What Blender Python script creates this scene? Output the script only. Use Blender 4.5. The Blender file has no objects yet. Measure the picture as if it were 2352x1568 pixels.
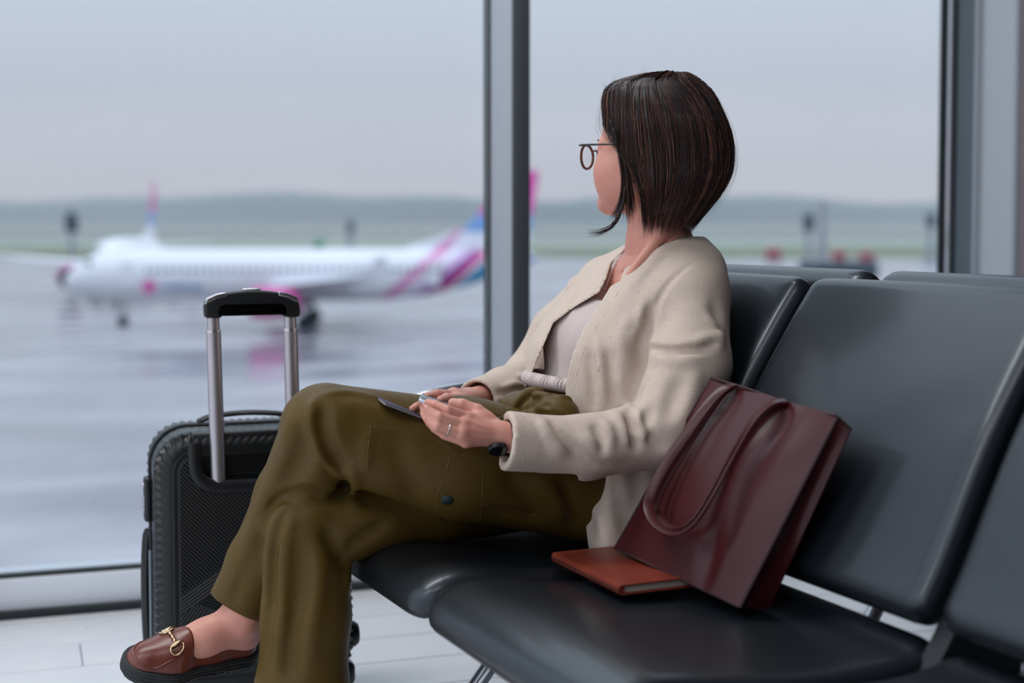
import bpy, bmesh, math, random
import numpy as np
from mathutils import Vector, Matrix
random.seed(7); rng = np.random.default_rng(7)
PI = math.pi
sc = bpy.context.scene
C = sc.collection
def lin(r, g, b):
    f = lambda v: ((v/255+0.055)/1.055)**2.4 if v/255 > 0.04045 else v/255/12.92
    return (f(r), f(g), f(b), 1.0)

# ------------------------------------------------------------------ camera
FPX, CX, PPY, TP = 3267.0, 1176.0, 688.0, 0.05
TH = math.atan2(0.42, 0.907); PT = math.atan(TP)
CAMH = 1.0
cam_d = bpy.data.cameras.new('camera'); cam = bpy.data.objects.new('camera', cam_d); C.objects.link(cam)
cam_d.sensor_width = 36; cam_d.lens = 36*FPX/2352; cam_d.shift_y = -(784-PPY)/2352
cam_d.clip_end = 20000; cam_d.clip_start = 0.05
cam.location = (0, 0, CAMH); cam.rotation_euler = (PI/2-PT, 0, -TH)
cam_d.dof.use_dof = True; cam_d.dof.focus_distance = 2.55; cam_d.dof.aperture_fstop = 2.0
sc.camera = cam
sc.view_settings.view_transform = 'Standard'; sc.view_settings.look = 'None'
sc.view_settings.gamma = 1; sc.view_settings.exposure = 0.0; sc.view_settings.use_curve_mapping = False
sc.cycles.max_bounces = 8; sc.cycles.transparent_max_bounces = 16
sc.cycles.caustics_reflective = False; sc.cycles.caustics_refractive = False

def ray(px, py):
    u = (PPY-py)/FPX; r = (px-CX)/FPX
    h = math.cos(PT)+math.sin(PT)*u; v = -math.sin(PT)+math.cos(PT)*u
    return Vector((r*math.cos(TH)+h*math.sin(TH), -r*math.sin(TH)+h*math.cos(TH), v))
def P(px, py, y):
    d = ray(px, py); t = y/d.y
    return Vector((d.x*t, y, CAMH+d.z*t))
def PZ(px, py, z):
    d = ray(px, py); t = (z-CAMH)/d.z
    return Vector((d.x*t, d.y*t, z))
def CW(xc, D, z=0.0):
    return Vector((0.9074*xc+0.4202*D, -0.4202*xc+0.9074*D, z))

# ------------------------------------------------------------------ world: overcast sky
w = bpy.data.worlds.new('overcast_sky'); sc.world = w; w.use_nodes = True
nt = w.node_tree; N = nt.nodes; L = nt.links; N.clear()
out = N.new('ShaderNodeOutputWorld'); bg = N.new('ShaderNodeBackground'); L.new(bg.outputs[0], out.inputs[0])
tc = N.new('ShaderNodeTexCoord'); sp = N.new('ShaderNodeSeparateXYZ'); L.new(tc.outputs['Generated'], sp.inputs[0])
mp = N.new('ShaderNodeMapping'); mp.inputs['Scale'].default_value = (1.2, 1.2, 7); L.new(tc.outputs['Generated'], mp.inputs[0])
nz = N.new('ShaderNodeTexNoise'); nz.inputs['Scale'].default_value = 2.2; nz.inputs['Detail'].default_value = 2; L.new(mp.outputs[0], nz.inputs['Vector'])
ma = N.new('ShaderNodeMath'); ma.operation = 'MULTIPLY_ADD'; L.new(nz.outputs[0], ma.inputs[0]); ma.inputs[1].default_value = 0.07; L.new(sp.outputs['Z'], ma.inputs[2])
cr = N.new('ShaderNodeValToRGB'); L.new(ma.outputs[0], cr.inputs[0])
e = cr.color_ramp.elements
e[0].position = 0.0; e[0].color = lin(222, 216, 219)
e[1].position = 0.9; e[1].color = lin(196, 206, 220)
for p, c in ((0.05, lin(216, 211, 216)), (0.09, lin(200, 199, 209)), (0.13, lin(182, 187, 200)), (0.19, lin(180, 188, 200)), (0.26, lin(178, 189, 201))):
    x = e.new(p); x.color = c
ci = N.new('ShaderNodeMath'); ci.operation = 'MULTIPLY_ADD'; ci.use_clamp = False; L.new(sp.outputs['Z'], ci.inputs[0]); ci.inputs[1].default_value = 2.0; ci.inputs[2].default_value = 1.0
cm = N.new('ShaderNodeMath'); cm.operation = 'MAXIMUM'; L.new(ci.outputs[0], cm.inputs[0]); cm.inputs[1].default_value = 1.0
cs = N.new('ShaderNodeMath'); cs.operation = 'MULTIPLY'; L.new(cm.outputs[0], cs.inputs[0]); cs.inputs[1].default_value = 1.21
L.new(cr.outputs[0], bg.inputs[0]); L.new(cs.outputs[0], bg.inputs[1])

def area(name, loc, rot, sx, sy, power, col=(1, 1, 1)):
    l = bpy.data.lights.new(name, 'AREA'); l.shape = 'RECTANGLE'; l.size = sx; l.size_y = sy; l.energy = power; l.color = col
    o = bpy.data.objects.new(name, l); C.objects.link(o); o.location = loc; o.rotation_euler = rot
    return o
# unseen overhead area lights, added to fill and brighten the interior
area('fill_light', (-0.4, 0.2, 3.3), (0, 0, 0), 1.6, 1.2, 20, (1.0, 0.94, 0.94))
area('fill_light', (0.1, 3.0, 3.2), (0, 0, 0), 2.4, 0.5, 50, (0.97, 0.98, 1.0))
area('fill_light', (-2.0, 1.2, 3.3), (0, 0, 0), 1.6, 1.2, 30, (1.0, 0.98, 0.99))

# ------------------------------------------------------------------ helpers
def link(o, parent=None):
    C.objects.link(o)
    if parent: o.parent = parent
    return o
def mesh(name, v, f, m=None, parent=None, smooth=True, uv=None):
    me = bpy.data.meshes.new(name)
    v = np.asarray(v, dtype=np.float32)
    if isinstance(f, np.ndarray):
        me.vertices.add(len(v)); me.vertices.foreach_set('co', v.ravel())
        k = f.shape[1]; me.loops.add(f.size); me.loops.foreach_set('vertex_index', f.astype(np.int32).ravel())
        me.polygons.add(len(f)); me.polygons.foreach_set('loop_start', np.arange(0, f.size, k, dtype=np.int32))
        me.update(calc_edges=True)
    else:
        me.from_pydata([tuple(map(float, p)) for p in v], [], f)
    me.validate()
    if smooth: me.polygons.foreach_set('use_smooth', [True]*len(me.polygons))
    if m: me.materials.append(m)
    return link(bpy.data.objects.new(name, me), parent)
def empty(name, loc, label, cat, group=None, rz=0):
    o = bpy.data.objects.new(name, None); o.location = loc; o.rotation_euler = (0, 0, rz)
    o.empty_display_size = 0.05; C.objects.link(o)
    return tag(o, label, cat, group)
def tag(o, label=None, cat=None, group=None, kind=None):
    if label: o['label'] = label
    if cat: o['category'] = cat
    if group: o['group'] = group
    if kind: o['kind'] = kind
    return o
def adopt(child, parent):      # parent while keeping the world place (parents are pure translate/rotate-z empties)
    R = Matrix.Rotation(parent.rotation_euler.z, 4, 'Z'); R.translation = parent.location
    child.data.transform(R.inverted()); child.parent = parent
    return child
class MB:
    """collects geometry of ONE mesh object"""
    def __init__(s): s.v = []; s.f = []
    def add(s, v, f):
        n = len(s.v); s.v += [tuple(p) for p in v]; s.f += [[i+n for i in q] for q in f]; return s
    def box(s, c, d, rot=None, bev=0.0):
        bm = bmesh.new(); bmesh.ops.create_cube(bm, size=1)
        for q in bm.verts: q.co = Vector((q.co.x*d[0], q.co.y*d[1], q.co.z*d[2]))
        if bev: bmesh.ops.bevel(bm, geom=bm.edges[:], offset=bev, segments=3, profile=0.5, affect='EDGES')
        M = (rot.to_4x4() if rot is not None else Matrix()); T = Matrix.Translation(Vector(c))@M
        bm.verts.ensure_lookup_table(); bm.verts.index_update()
        s.add([T@q.co for q in bm.verts], [[q.index for q in fa.verts] for fa in bm.faces]); bm.free(); return s
    def tube(s, pts, r, n=12, flat=1.0, up=None, closed=False):
        pts = [Vector(p) for p in pts]; m = len(pts); rr = r if hasattr(r, '__len__') else [r]*m
        vs = []; fs = []; pn = None
        for i, p in enumerate(pts):
            a = pts[(i-1) % m] if (closed or i > 0) else pts[0]; b = pts[(i+1) % m] if (closed or i < m-1) else pts[-1]
            t = (b-a).normalized()
            if pn is None:
                ref = Vector(up) if up is not None else (Vector((0, 0, 1)) if abs(t.z) < 0.9 else Vector((1, 0, 0)))
            else: ref = Vector(up) if up is not None else pn
            nn = (ref-t*ref.dot(t)).normalized(); bb = t.cross(nn); pn = nn
            for k in range(n):
                an = 2*PI*k/n; vs.append(p+nn*math.cos(an)*rr[i]*flat+bb*math.sin(an)*rr[i])
        for i in range(m if closed else m-1):
            for k in range(n):
                j = (i+1) % m
                fs.append([i*n+k, i*n+(k+1) % n, j*n+(k+1) % n, j*n+k])
        if not closed: fs += [list(range(n))[::-1], [(m-1)*n+k for k in range(n)]]
        return s.add(vs, fs)
    def lathe(s, prof, M=None, n=32):
        vs = []; fs = []; M = M or Matrix()
        for (r, z) in prof:
            for k in range(n): vs.append(M@Vector((r*math.cos(2*PI*k/n), r*math.sin(2*PI*k/n), z)))
        for i in range(len(prof)-1):
            for k in range(n): fs.append([i*n+k, i*n+(k+1) % n, (i+1)*n+(k+1) % n, (i+1)*n+k])
        fs += [list(range(n))[::-1], [(len(prof)-1)*n+k for k in range(n)]]
        return s.add(vs, fs)
    def build(s, name, m, parent=None, smooth=True, ang=40):
        o = mesh(name, np.array(s.v), s.f, m, None, smooth)
        if smooth:
            try: o.data.set_sharp_from_angle(angle=math.radians(ang))
            except Exception: pass
        if parent: adopt(o, parent)
        return o
def spline(pts, n):
    pts = np.array([tuple(p) for p in pts], float); m = len(pts)
    pe = np.vstack([2*pts[0]-pts[1], pts, 2*pts[-1]-pts[-2]]); o = []
    for t in np.linspace(0, m-1-1e-6, n):
        i = int(t); u = t-i; a, b, c, d = pe[i:i+4]
        o.append(0.5*((2*b)+(-a+c)*u+(2*a-5*b+4*c-d)*u*u+(-a+3*b-3*c+d)*u**3))
    return np.array(o)

MATS = {}
def mat(name, col, rough=0.5, metal=0.0, bump=None, var=None, spec=0.5, sheen=0.0, coat=0.0, fn=None, sss=0.0):
    m = bpy.data.materials.new(name); m.use_nodes = True; nt = m.node_tree; b = nt.nodes['Principled BSDF']
    b.inputs['Base Color'].default_value = col; b.inputs['Roughness'].default_value = rough; b.inputs['Metallic'].default_value = metal
    b.inputs['Specular IOR Level'].default_value = spec
    if sheen: b.inputs['Sheen Weight'].default_value = sheen; b.inputs['Sheen Roughness'].default_value = 0.4
    if coat: b.inputs['Coat Weight'].default_value = coat; b.inputs['Coat Roughness'].default_value = 0.15
    if sss:
        b.inputs['Subsurface Weight'].default_value = sss; b.inputs['Subsurface Radius'].default_value = (1, 0.35, 0.2); b.inputs['Subsurface Scale'].default_value = 0.006
    N = nt.nodes; L = nt.links
    tc = N.new('ShaderNodeTexCoord')
    if var:   # (scale, second colour, detail)
        n = N.new('ShaderNodeTexNoise'); n.inputs['Scale'].default_value = var[0]; n.inputs['Detail'].default_value = var[2]; L.new(tc.outputs['Object'], n.inputs['Vector'])
        r = N.new('ShaderNodeValToRGB'); r.color_ramp.elements[0].position = 0.35; r.color_ramp.elements[1].position = 0.65
        r.color_ramp.elements[0].color = col; r.color_ramp.elements[1].color = var[1]; L.new(n.outputs[0], r.inputs[0]); L.new(r.outputs[0], b.inputs['Base Color'])
    if bump:  # (kind, scale, strength, distance)
        if bump[0] == 'noise': n = N.new('ShaderNodeTexNoise'); n.inputs['Detail'].default_value = 3
        else: n = N.new('ShaderNodeTexVoronoi')
        n.inputs['Scale'].default_value = bump[1]; L.new(tc.outputs['Object'], n.inputs['Vector'])
        bp = N.new('ShaderNodeBump'); bp.inputs['Strength'].default_value = bump[2]; bp.inputs['Distance'].default_value = bump[3]
        L.new(n.outputs[0], bp.inputs['Height']); L.new(bp.outputs[0], b.inputs['Normal'])
    if fn: fn(nt, b, tc)
    return m

M_leather = mat('black_upholstery', lin(10, 16, 23), 0.44, bump=('voronoi', 420, 0.08, 0.001), spec=0.7, coat=0.35)
M_leather.node_tree.nodes['Principled BSDF'].inputs['Specular Tint'].default_value = (0.80, 0.92, 1.0, 1)
M_leather_back = mat('black_seat_shell', lin(30, 33, 38), 0.45)
M_alu = mat('polished_aluminium', lin(190, 190, 195), 0.25, 1.0)
M_dark_metal = mat('dark_steel', lin(38, 44, 48), 0.5, 0.3)
M_frame = mat('grey_window_profile', lin(200, 204, 210), 0.38, 0.7)
M_frame_shaded = mat('shaded_window_profile', lin(76, 82, 88), 0.5, 0.0)  # mullion colour with the interior-side shade put in
M_gasket = mat('rubber_gasket', lin(28, 36, 40), 0.5)
M_rail = mat('pale_bottom_rail', lin(226, 232, 240), 0.4)
M_wall = mat('pinkish_wall_panel', lin(150, 136, 142), 0.6, var=(6, lin(140, 130, 138), 3))
M_wall2 = mat('warm_grey_wall', lin(84, 78, 78), 0.7)
M_ceil = mat('ceiling_panel', lin(150, 150, 152), 0.8)

# ------------------------------------------------------------------ room shell. window frame coordinates: t along the window, k inward
WD = CW(0.9455, 0.3256); WD.z = 0; WN = CW(0.3256, -0.9455); WN.z = 0   # along / inward
W0 = CW(-1.152, 3.704)
def WP(t, k, z): return Vector((W0.x+WD.x*t+WN.x*k, W0.y+WD.y*t+WN.y*k, z))
WR = Matrix(((WD.x, -WN.x, 0), (WD.y, -WN.y, 0), (0, 0, 1)))
WYAW = math.atan2(WD.y, WD.x)
def wbox(t0, t1, k0, k1, z0, z1, bev=0.0, mb=None):
    mb = mb or MB(); return mb.box(WP((t0+t1)/2, (k0+k1)/2, (z0+z1)/2), (abs(t1-t0), abs(k1-k0), abs(z1-z0)), WR, bev)
T1, PW = 1.1445, 1.56
def S(o): o['kind'] = 'structure'; return o
# floor: tiles laid along the window
def floor_fn(nt, b, tc):
    N = nt.nodes; L = nt.links
    n = N.new('ShaderNodeTexNoise'); n.inputs['Scale'].default_value = 9; n.inputs['Detail'].default_value = 6; L.new(tc.outputs['Object'], n.inputs['Vector'])
    r = N.new('ShaderNodeMapRange'); r.inputs[3].default_value = 0.22; r.inputs[4].default_value = 0.38; L.new(n.outputs[0], r.inputs[0]); L.new(r.outputs[0], b.inputs['Roughness'])
M_floor = mat('pale_floor_board', lin(228, 229, 232), 0.3, var=(7, lin(222, 224, 229), 4), fn=floor_fn)
M_joint = mat('floor_joint', lin(150, 155, 166), 0.7)
fl = S(wbox(-3.2, 4.4, 0.03, 6.0, -0.06, -0.004).build('floor', M_joint, smooth=False))
tile_h = 0.193; tk = 0.06; row = 0
tile_mesh = {}
while tk < 5.8:
    h = tile_h if row else 0.075
    off = [-0.9, 0.1, -0.4, 0.6][row % 4]
    for c in range(-1, 3):
        t0 = -2.0+off+c*2.4
        key = (round(h, 3),)
        if key not in tile_mesh:
            mb = MB().box((0, 0, -0.004), (2.397, h-0.004, 0.008), None, 0.0012); o = mb.build('tile', M_floor, smooth=False); tile_mesh[key] = o.data
        else: o = bpy.data.objects.new('tile', tile_mesh[key]); C.objects.link(o)
        o.location = WP(t0+1.2, tk+h/2, 0); o.rotation_euler = (0, 0, WYAW); o.parent = fl
    tk += h; row += 1
S(wbox(-3.2, 4.4, -0.2, 6.0, 3.4, 3.5).build('ceiling', M_ceil, smooth=False))
S(wbox(-3.2, 5.6, 0.02, 0.058, -0.004, 0.018).build('baseboard_window', M_gasket, smooth=False))
wz0, wz1 = 0.112, 3.15
rail = S(wbox(-3.2, 2.71, -0.12, 0.03, 0.0, 0.098, 0.004).build('trim_1', M_rail))
g = wbox(-3.2, 2.71, -0.005, 0.02, 0.098, 0.108).build('gasket', M_gasket, smooth=False); g.parent = rail
S(wbox(-3.2, 5.6, -0.14, 0.05, 3.15, 3.4).build('trim_2', M_frame))
# mullions : deep fins, sky-lit flank and shaded nose put into their colours
def mullion(name, t):
    m = S(wbox(t-0.024, t+0.024, 0.0, 0.215, 0.09, 3.16, 0.002).build(name, M_frame_shaded))
    a = wbox(t-0.0262, t-0.0235, 0.022, 0.205, 0.09, 3.15, 0.0005).build('lit_flank', M_frame, smooth=False); a.parent = m
    b = wbox(t-0.030, t+0.030, -0.03, 0.018, 0.09, 3.15).build('gasket', M_gasket, smooth=False); b.parent = m
    return m
TM = T1+0.028
mullion('trim_3', TM); mullion('trim_4', TM-PW)
# glass
def glass_fn(nt, b, tc):
    N = nt.nodes; L = nt.links; out = N['Material Output']
    tr = N.new('ShaderNodeBsdfTransparent'); tr.inputs[0].default_value = (0.885, 0.90, 0.905, 1)
    gl = N.new('ShaderNodeBsdfGlossy'); gl.inputs['Roughness'].default_value = 0.0
    fr = N.new('ShaderNodeFresnel'); fr.inputs[0].default_value = 1.25
    mx = N.new('ShaderNodeMixShader'); L.new(fr.outputs[0], mx.inputs[0]); L.new(tr.outputs[0], mx.inputs[1]); L.new(gl.outputs[0], mx.inputs[2])
    L.new(mx.outputs[0], out.inputs[0])
M_glass = mat('window_glass', (1, 1, 1, 1), 0, fn=glass_fn)
for i, (a, b) in enumerate(((TM-2*PW, TM-PW-0.03), (TM-PW+0.03, TM-0.03), (TM+0.03, 2.70))):
    S(wbox(a, b, -0.006, 0.002, 0.10, 3.15).build('window_%d' % (i+1), M_glass, smooth=False))
# right end: frame post, light column, wall
E0 = 2.706
M_post = mat('dark_grey_frame_post', lin(100, 114, 122), 0.45)
M_line = mat('pale_seal', lin(178, 180, 190), 0.4)
p = S(wbox(E0+0.012, E0+0.10, 0.012, 0.105, 0.0, 3.4, 0.001).build('trim_5', M_post, smooth=False))
for (a, b, k0, k1, mm, nm) in ((E0-0.012, E0+0.04, -0.045, -0.026, M_gasket, 'gasket'), (E0-0.001, E0+0.05, -0.022, 0.0, M_line, 'seal'), (E0+0.006, E0+0.05, 0.0, 0.014, M_gasket, 'gasket')):
    o = wbox(a, b, k0, k1, 0.0, 3.4).build(nm, mm, smooth=False); o.parent = p
M_col = mat('light_grey_column_cladding', lin(206, 212, 218), 0.4, 0.5)
M_edge = mat('column_edge_profile', lin(175, 185, 195), 0.35)
col = S(wbox(E0+0.02, E0+0.4, 0.12, 0.297, 0.0, 3.4, 0.001).build('trim_6', M_col, smooth=False))
for k0, k1 in ((0.105, 0.122), (0.295, 0.311)):
    o = wbox(E0+0.008, E0+0.4, k0, k1, 0.0, 3.4, 0.002).build('edge_strip', M_edge); o.parent = col
S(wbox(E0+0.02, 4.4, 0.312, 0.40, 0.0, 3.4).build('wall_window', M_wall, smooth=False))
S(wbox(4.3, 4.4, 0.42, 6.0, 0.0, 3.4).build('wall_right', M_wall2, smooth=False))
S(wbox(-1.3, 4.3, 6.02, 6.12, 0.0, 3.4).build('wall_rear', M_wall2, smooth=False))

# ------------------------------------------------------------------ outdoors
AZ = -6.4
def apron_fn(nt, b, tc):
    N = nt.nodes; L = nt.links
    mp = N.new('ShaderNodeMapping'); mp.inputs['Scale'].default_value = (0.05, 0.14, 1); L.new(tc.outputs['Object'], mp.inputs[0])
    n = N.new('ShaderNodeTexNoise'); n.inputs['Scale'].default_value = 1.6; n.inputs['Detail'].default_value = 6; L.new(mp.outputs[0], n.inputs['Vector'])
    r = N.new('ShaderNodeMapRange'); r.inputs[1].default_value = 0.42; r.inputs[2].default_value = 0.62; r.inputs[3].default_value = 0.12; r.inputs[4].default_value = 0.5
    L.new(n.outputs[0], r.inputs[0]); L.new(r.outputs[0], b.inputs['Roughness'])
    cr = N.new('ShaderNodeValToRGB'); cr.color_ramp.elements[0].position = 0.38; cr.color_ramp.elements[0].color = lin(116, 118, 128)
    cr.color_ramp.elements[1].position = 0.66; cr.color_ramp.elements[1].color = lin(168, 166, 172); L.new(n.outputs[0], cr.inputs[0]); L.new(cr.outputs[0], b.inputs['Base Color'])
M_apron = mat('wet_concrete', lin(150, 152, 160), 0.25, fn=apron_fn)
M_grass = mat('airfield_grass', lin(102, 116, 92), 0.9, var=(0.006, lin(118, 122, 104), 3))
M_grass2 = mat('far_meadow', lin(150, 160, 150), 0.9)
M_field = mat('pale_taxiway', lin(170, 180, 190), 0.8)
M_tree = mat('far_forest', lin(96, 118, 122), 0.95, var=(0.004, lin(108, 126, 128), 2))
def gslab(name, x0, x1, d0, d1, z, m):
    pts = [CW(x0, d0, z), CW(x1, d0, z), CW(x1, d1, z), CW(x0, d1, z)]; lo = [p-Vector((0, 0, 0.25)) for p in pts]
    o = mesh(name, [tuple(p) for p in pts+lo], [[0, 1, 2, 3], [4, 7, 6, 5], [0, 4, 5, 1], [1, 5, 6, 2], [2, 6, 7, 3], [3, 7, 4, 0]], m, smooth=False); return S(o)
gslab('apron', -900, 900, 4.2, 380, AZ, M_apron)
gslab('grass_strip', -4000, 4000, 350, 620, AZ+0.02, M_grass)
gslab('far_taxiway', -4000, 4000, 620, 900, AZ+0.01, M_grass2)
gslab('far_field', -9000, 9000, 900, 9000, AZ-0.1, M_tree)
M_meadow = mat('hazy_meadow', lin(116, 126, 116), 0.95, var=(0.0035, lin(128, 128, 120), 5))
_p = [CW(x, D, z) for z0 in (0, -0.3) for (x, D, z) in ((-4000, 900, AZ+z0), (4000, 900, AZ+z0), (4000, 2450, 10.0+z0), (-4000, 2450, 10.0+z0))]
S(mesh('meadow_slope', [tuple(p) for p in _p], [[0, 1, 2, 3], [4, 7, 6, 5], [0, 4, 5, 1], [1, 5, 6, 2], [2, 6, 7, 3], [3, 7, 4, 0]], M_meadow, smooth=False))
# far treeline: rolling crown ridge, built as a solid with a bumpy top
def treeline():
    mb = MB(); vs = []; fs = []; n = 420
    for i in range(n):
        x = -3200+6400*i/(n-1); D = 2600+260*math.sin(i*0.05)
        h = 62+9*math.sin(i*0.041+1.0)+5*math.sin(i*0.113)+3*math.sin(i*0.31+2)+2.0*random.random()
        if x > 300: h += 5
        for (dd, hh) in ((0, -8), (0, h*0.86), (25, h), (90, h*1.02), (260, h*0.9), (400, -8)):
            vs.append(tuple(CW(x*(D+dd)/2600, D+dd, AZ+hh)))
    for i in range(n-1):
        for k in range(5): a = i*6+k; fs.append([a, a+6, a+7, a+1])
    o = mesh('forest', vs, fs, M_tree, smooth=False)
    tag(o, 'hazy bluish forest along the horizon beyond the airfield', 'forest', kind='stuff')
treeline()
M_haze = bpy.data.materials.new('morning_haze'); M_haze.use_nodes = True
_n = M_haze.node_tree; _n.nodes.remove(_n.nodes['Principled BSDF']); _v = _n.nodes.new('ShaderNodeVolumeScatter')
_v.inputs['Color'].default_value = (0.82, 0.92, 1.0, 1); _v.inputs['Density'].default_value = 0.00045; _v.inputs['Anisotropy'].default_value = 0.2
_n.links.new(_v.outputs[0], _n.nodes['Material Output'].inputs['Volume'])
hz = MB().box((0, 1700, AZ+75.5), (5000, 2700, 150)).build('haze', M_haze, smooth=False); hz.rotation_euler = (0, 0, -TH)
tag(hz, 'thin bluish haze over the distant airfield', 'haze', kind='stuff')

M_white = mat('white_aircraft_paint', lin(228, 230, 236), 0.25, spec=0.5)
M_pink = mat('magenta_paint', lin(214, 70, 158), 0.35)
M_purple = mat('violet_paint', lin(128, 70, 150), 0.35)
M_blue = mat('blue_paint', lin(50, 110, 165), 0.35)
M_teal = mat('teal_paint', lin(70, 165, 195), 0.35)
M_tyre = mat('tyre_rubber', lin(40, 52, 60), 0.7)
M_pane = mat('aircraft_window_glass', lin(80, 92, 108), 0.2)
M_glassdark = mat('dark_cab_glass', lin(50, 66, 78), 0.2)
M_greymetal = mat('grey_painted_metal', lin(150, 156, 164), 0.5)
def livery_fn(nt, b, tc):   # swept stripes round the tail of the fuselage
    N = nt.nodes; L = nt.links
    sp = N.new('ShaderNodeSeparateXYZ'); L.new(tc.outputs['Object'], sp.inputs[0])
    m1 = N.new('ShaderNodeMath'); m1.operation = 'MULTIPLY_ADD'; L.new(sp.outputs['Z'], m1.inputs[0]); m1.inputs[1].default_value = -1.15; L.new(sp.outputs['X'], m1.inputs[2])
    m2 = N.new('ShaderNodeMapRange'); m2.inputs[1].default_value = 18.0; m2.inputs[2].default_value = 34.0; L.new(m1.outputs[0], m2.inputs[0])
    cr = N.new('ShaderNodeValToRGB'); cr.color_ramp.interpolation = 'CONSTANT'; L.new(m2.outputs[0], cr.inputs[0])
    W = lin(228, 230, 236); e = cr.color_ramp.elements; e[0].position = 0; e[0].color = W; e[1].position = 0.99; e[1].color = W
    for p, c in ((0.20, lin(222, 150, 196)), (0.27, W), (0.32, lin(214, 190, 222)), (0.38, lin(150, 70, 150)), (0.44, lin(206, 50, 120)), (0.475, lin(228, 230, 236)), (0.50, lin(60, 150, 190)), (0.59, lin(170, 205, 232)), (0.66, lin(60, 100, 180)), (0.75, lin(40, 90, 170)), (0.83, lin(150, 170, 215))):
        x = e.new(p); x.color = c
    L.new(cr.outputs[0], b.inputs['Base Color'])
M_livery = mat('striped_fuselage_paint', lin(228, 230, 236), 0.25, fn=livery_fn)
def fin_fn(nt, b, tc):
    N = nt.nodes; L = nt.links
    sp = N.new('ShaderNodeSeparateXYZ'); L.new(tc.outputs['Object'], sp.inputs[0])
    m2 = N.new('ShaderNodeMapRange'); m2.inputs[1].default_value = 5.0; m2.inputs[2].default_value = 12.0; L.new(sp.outputs['Z'], m2.inputs[0])
    cr = N.new('ShaderNodeValToRGB'); cr.color_ramp.interpolation = 'CONSTANT'; L.new(m2.outputs[0], cr.inputs[0])
    e = cr.color_ramp.elements; e[0].position = 0; e[0].color = lin(228, 230, 240); e[1].position = 0.5; e[1].color = lin(222, 80, 168)
    x = e.new(0.3); x.color = lin(120, 160, 215)
    L.new(cr.outputs[0], b.inputs['Base Color'])
M_fin = mat('tail_fin_paint', lin(222, 80, 168), 0.35, fn=fin_fn)

def aerofoil(root, tip, cr_, ct, th, mb):   # root/tip leading edges; chord along +x
    prof = [(0, 0), (0.05, 0.5), (0.2, 0.95), (0.4, 1), (0.7, 0.6), (1, 0.05), (0.7, -0.4), (0.4, -0.6), (0.2, -0.6), (0.05, -0.4)]
    d = (Vector(tip)-Vector(root)); up = Vector((0, 0, 1)) if abs(d.z) < abs(d.y) else Vector((0, 1, 0))
    vs = [Vector(root)+Vector((a*cr_, 0, 0))+up*(b*th*cr_/2) for a, b in prof]+[Vector(tip)+Vector((a*ct, 0, 0))+up*(b*th*ct/2) for a, b in prof]
    n = len(prof); mb.add(vs, [[i, (i+1) % n, n+(i+1) % n, n+i] for i in range(n)]+[list(range(n))[::-1], list(range(n, 2*n))])
    return mb
def font_mesh(name, c):
    t = bpy.data.objects.new('tmp', c); C.objects.link(t)
    dg = bpy.context.evaluated_depsgraph_get(); me = bpy.data.meshes.new_from_object(t.evaluated_get(dg)); me.name = name
    bpy.data.objects.remove(t); bpy.data.curves.remove(c)
    return link(bpy.data.objects.new(name, me))
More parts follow.
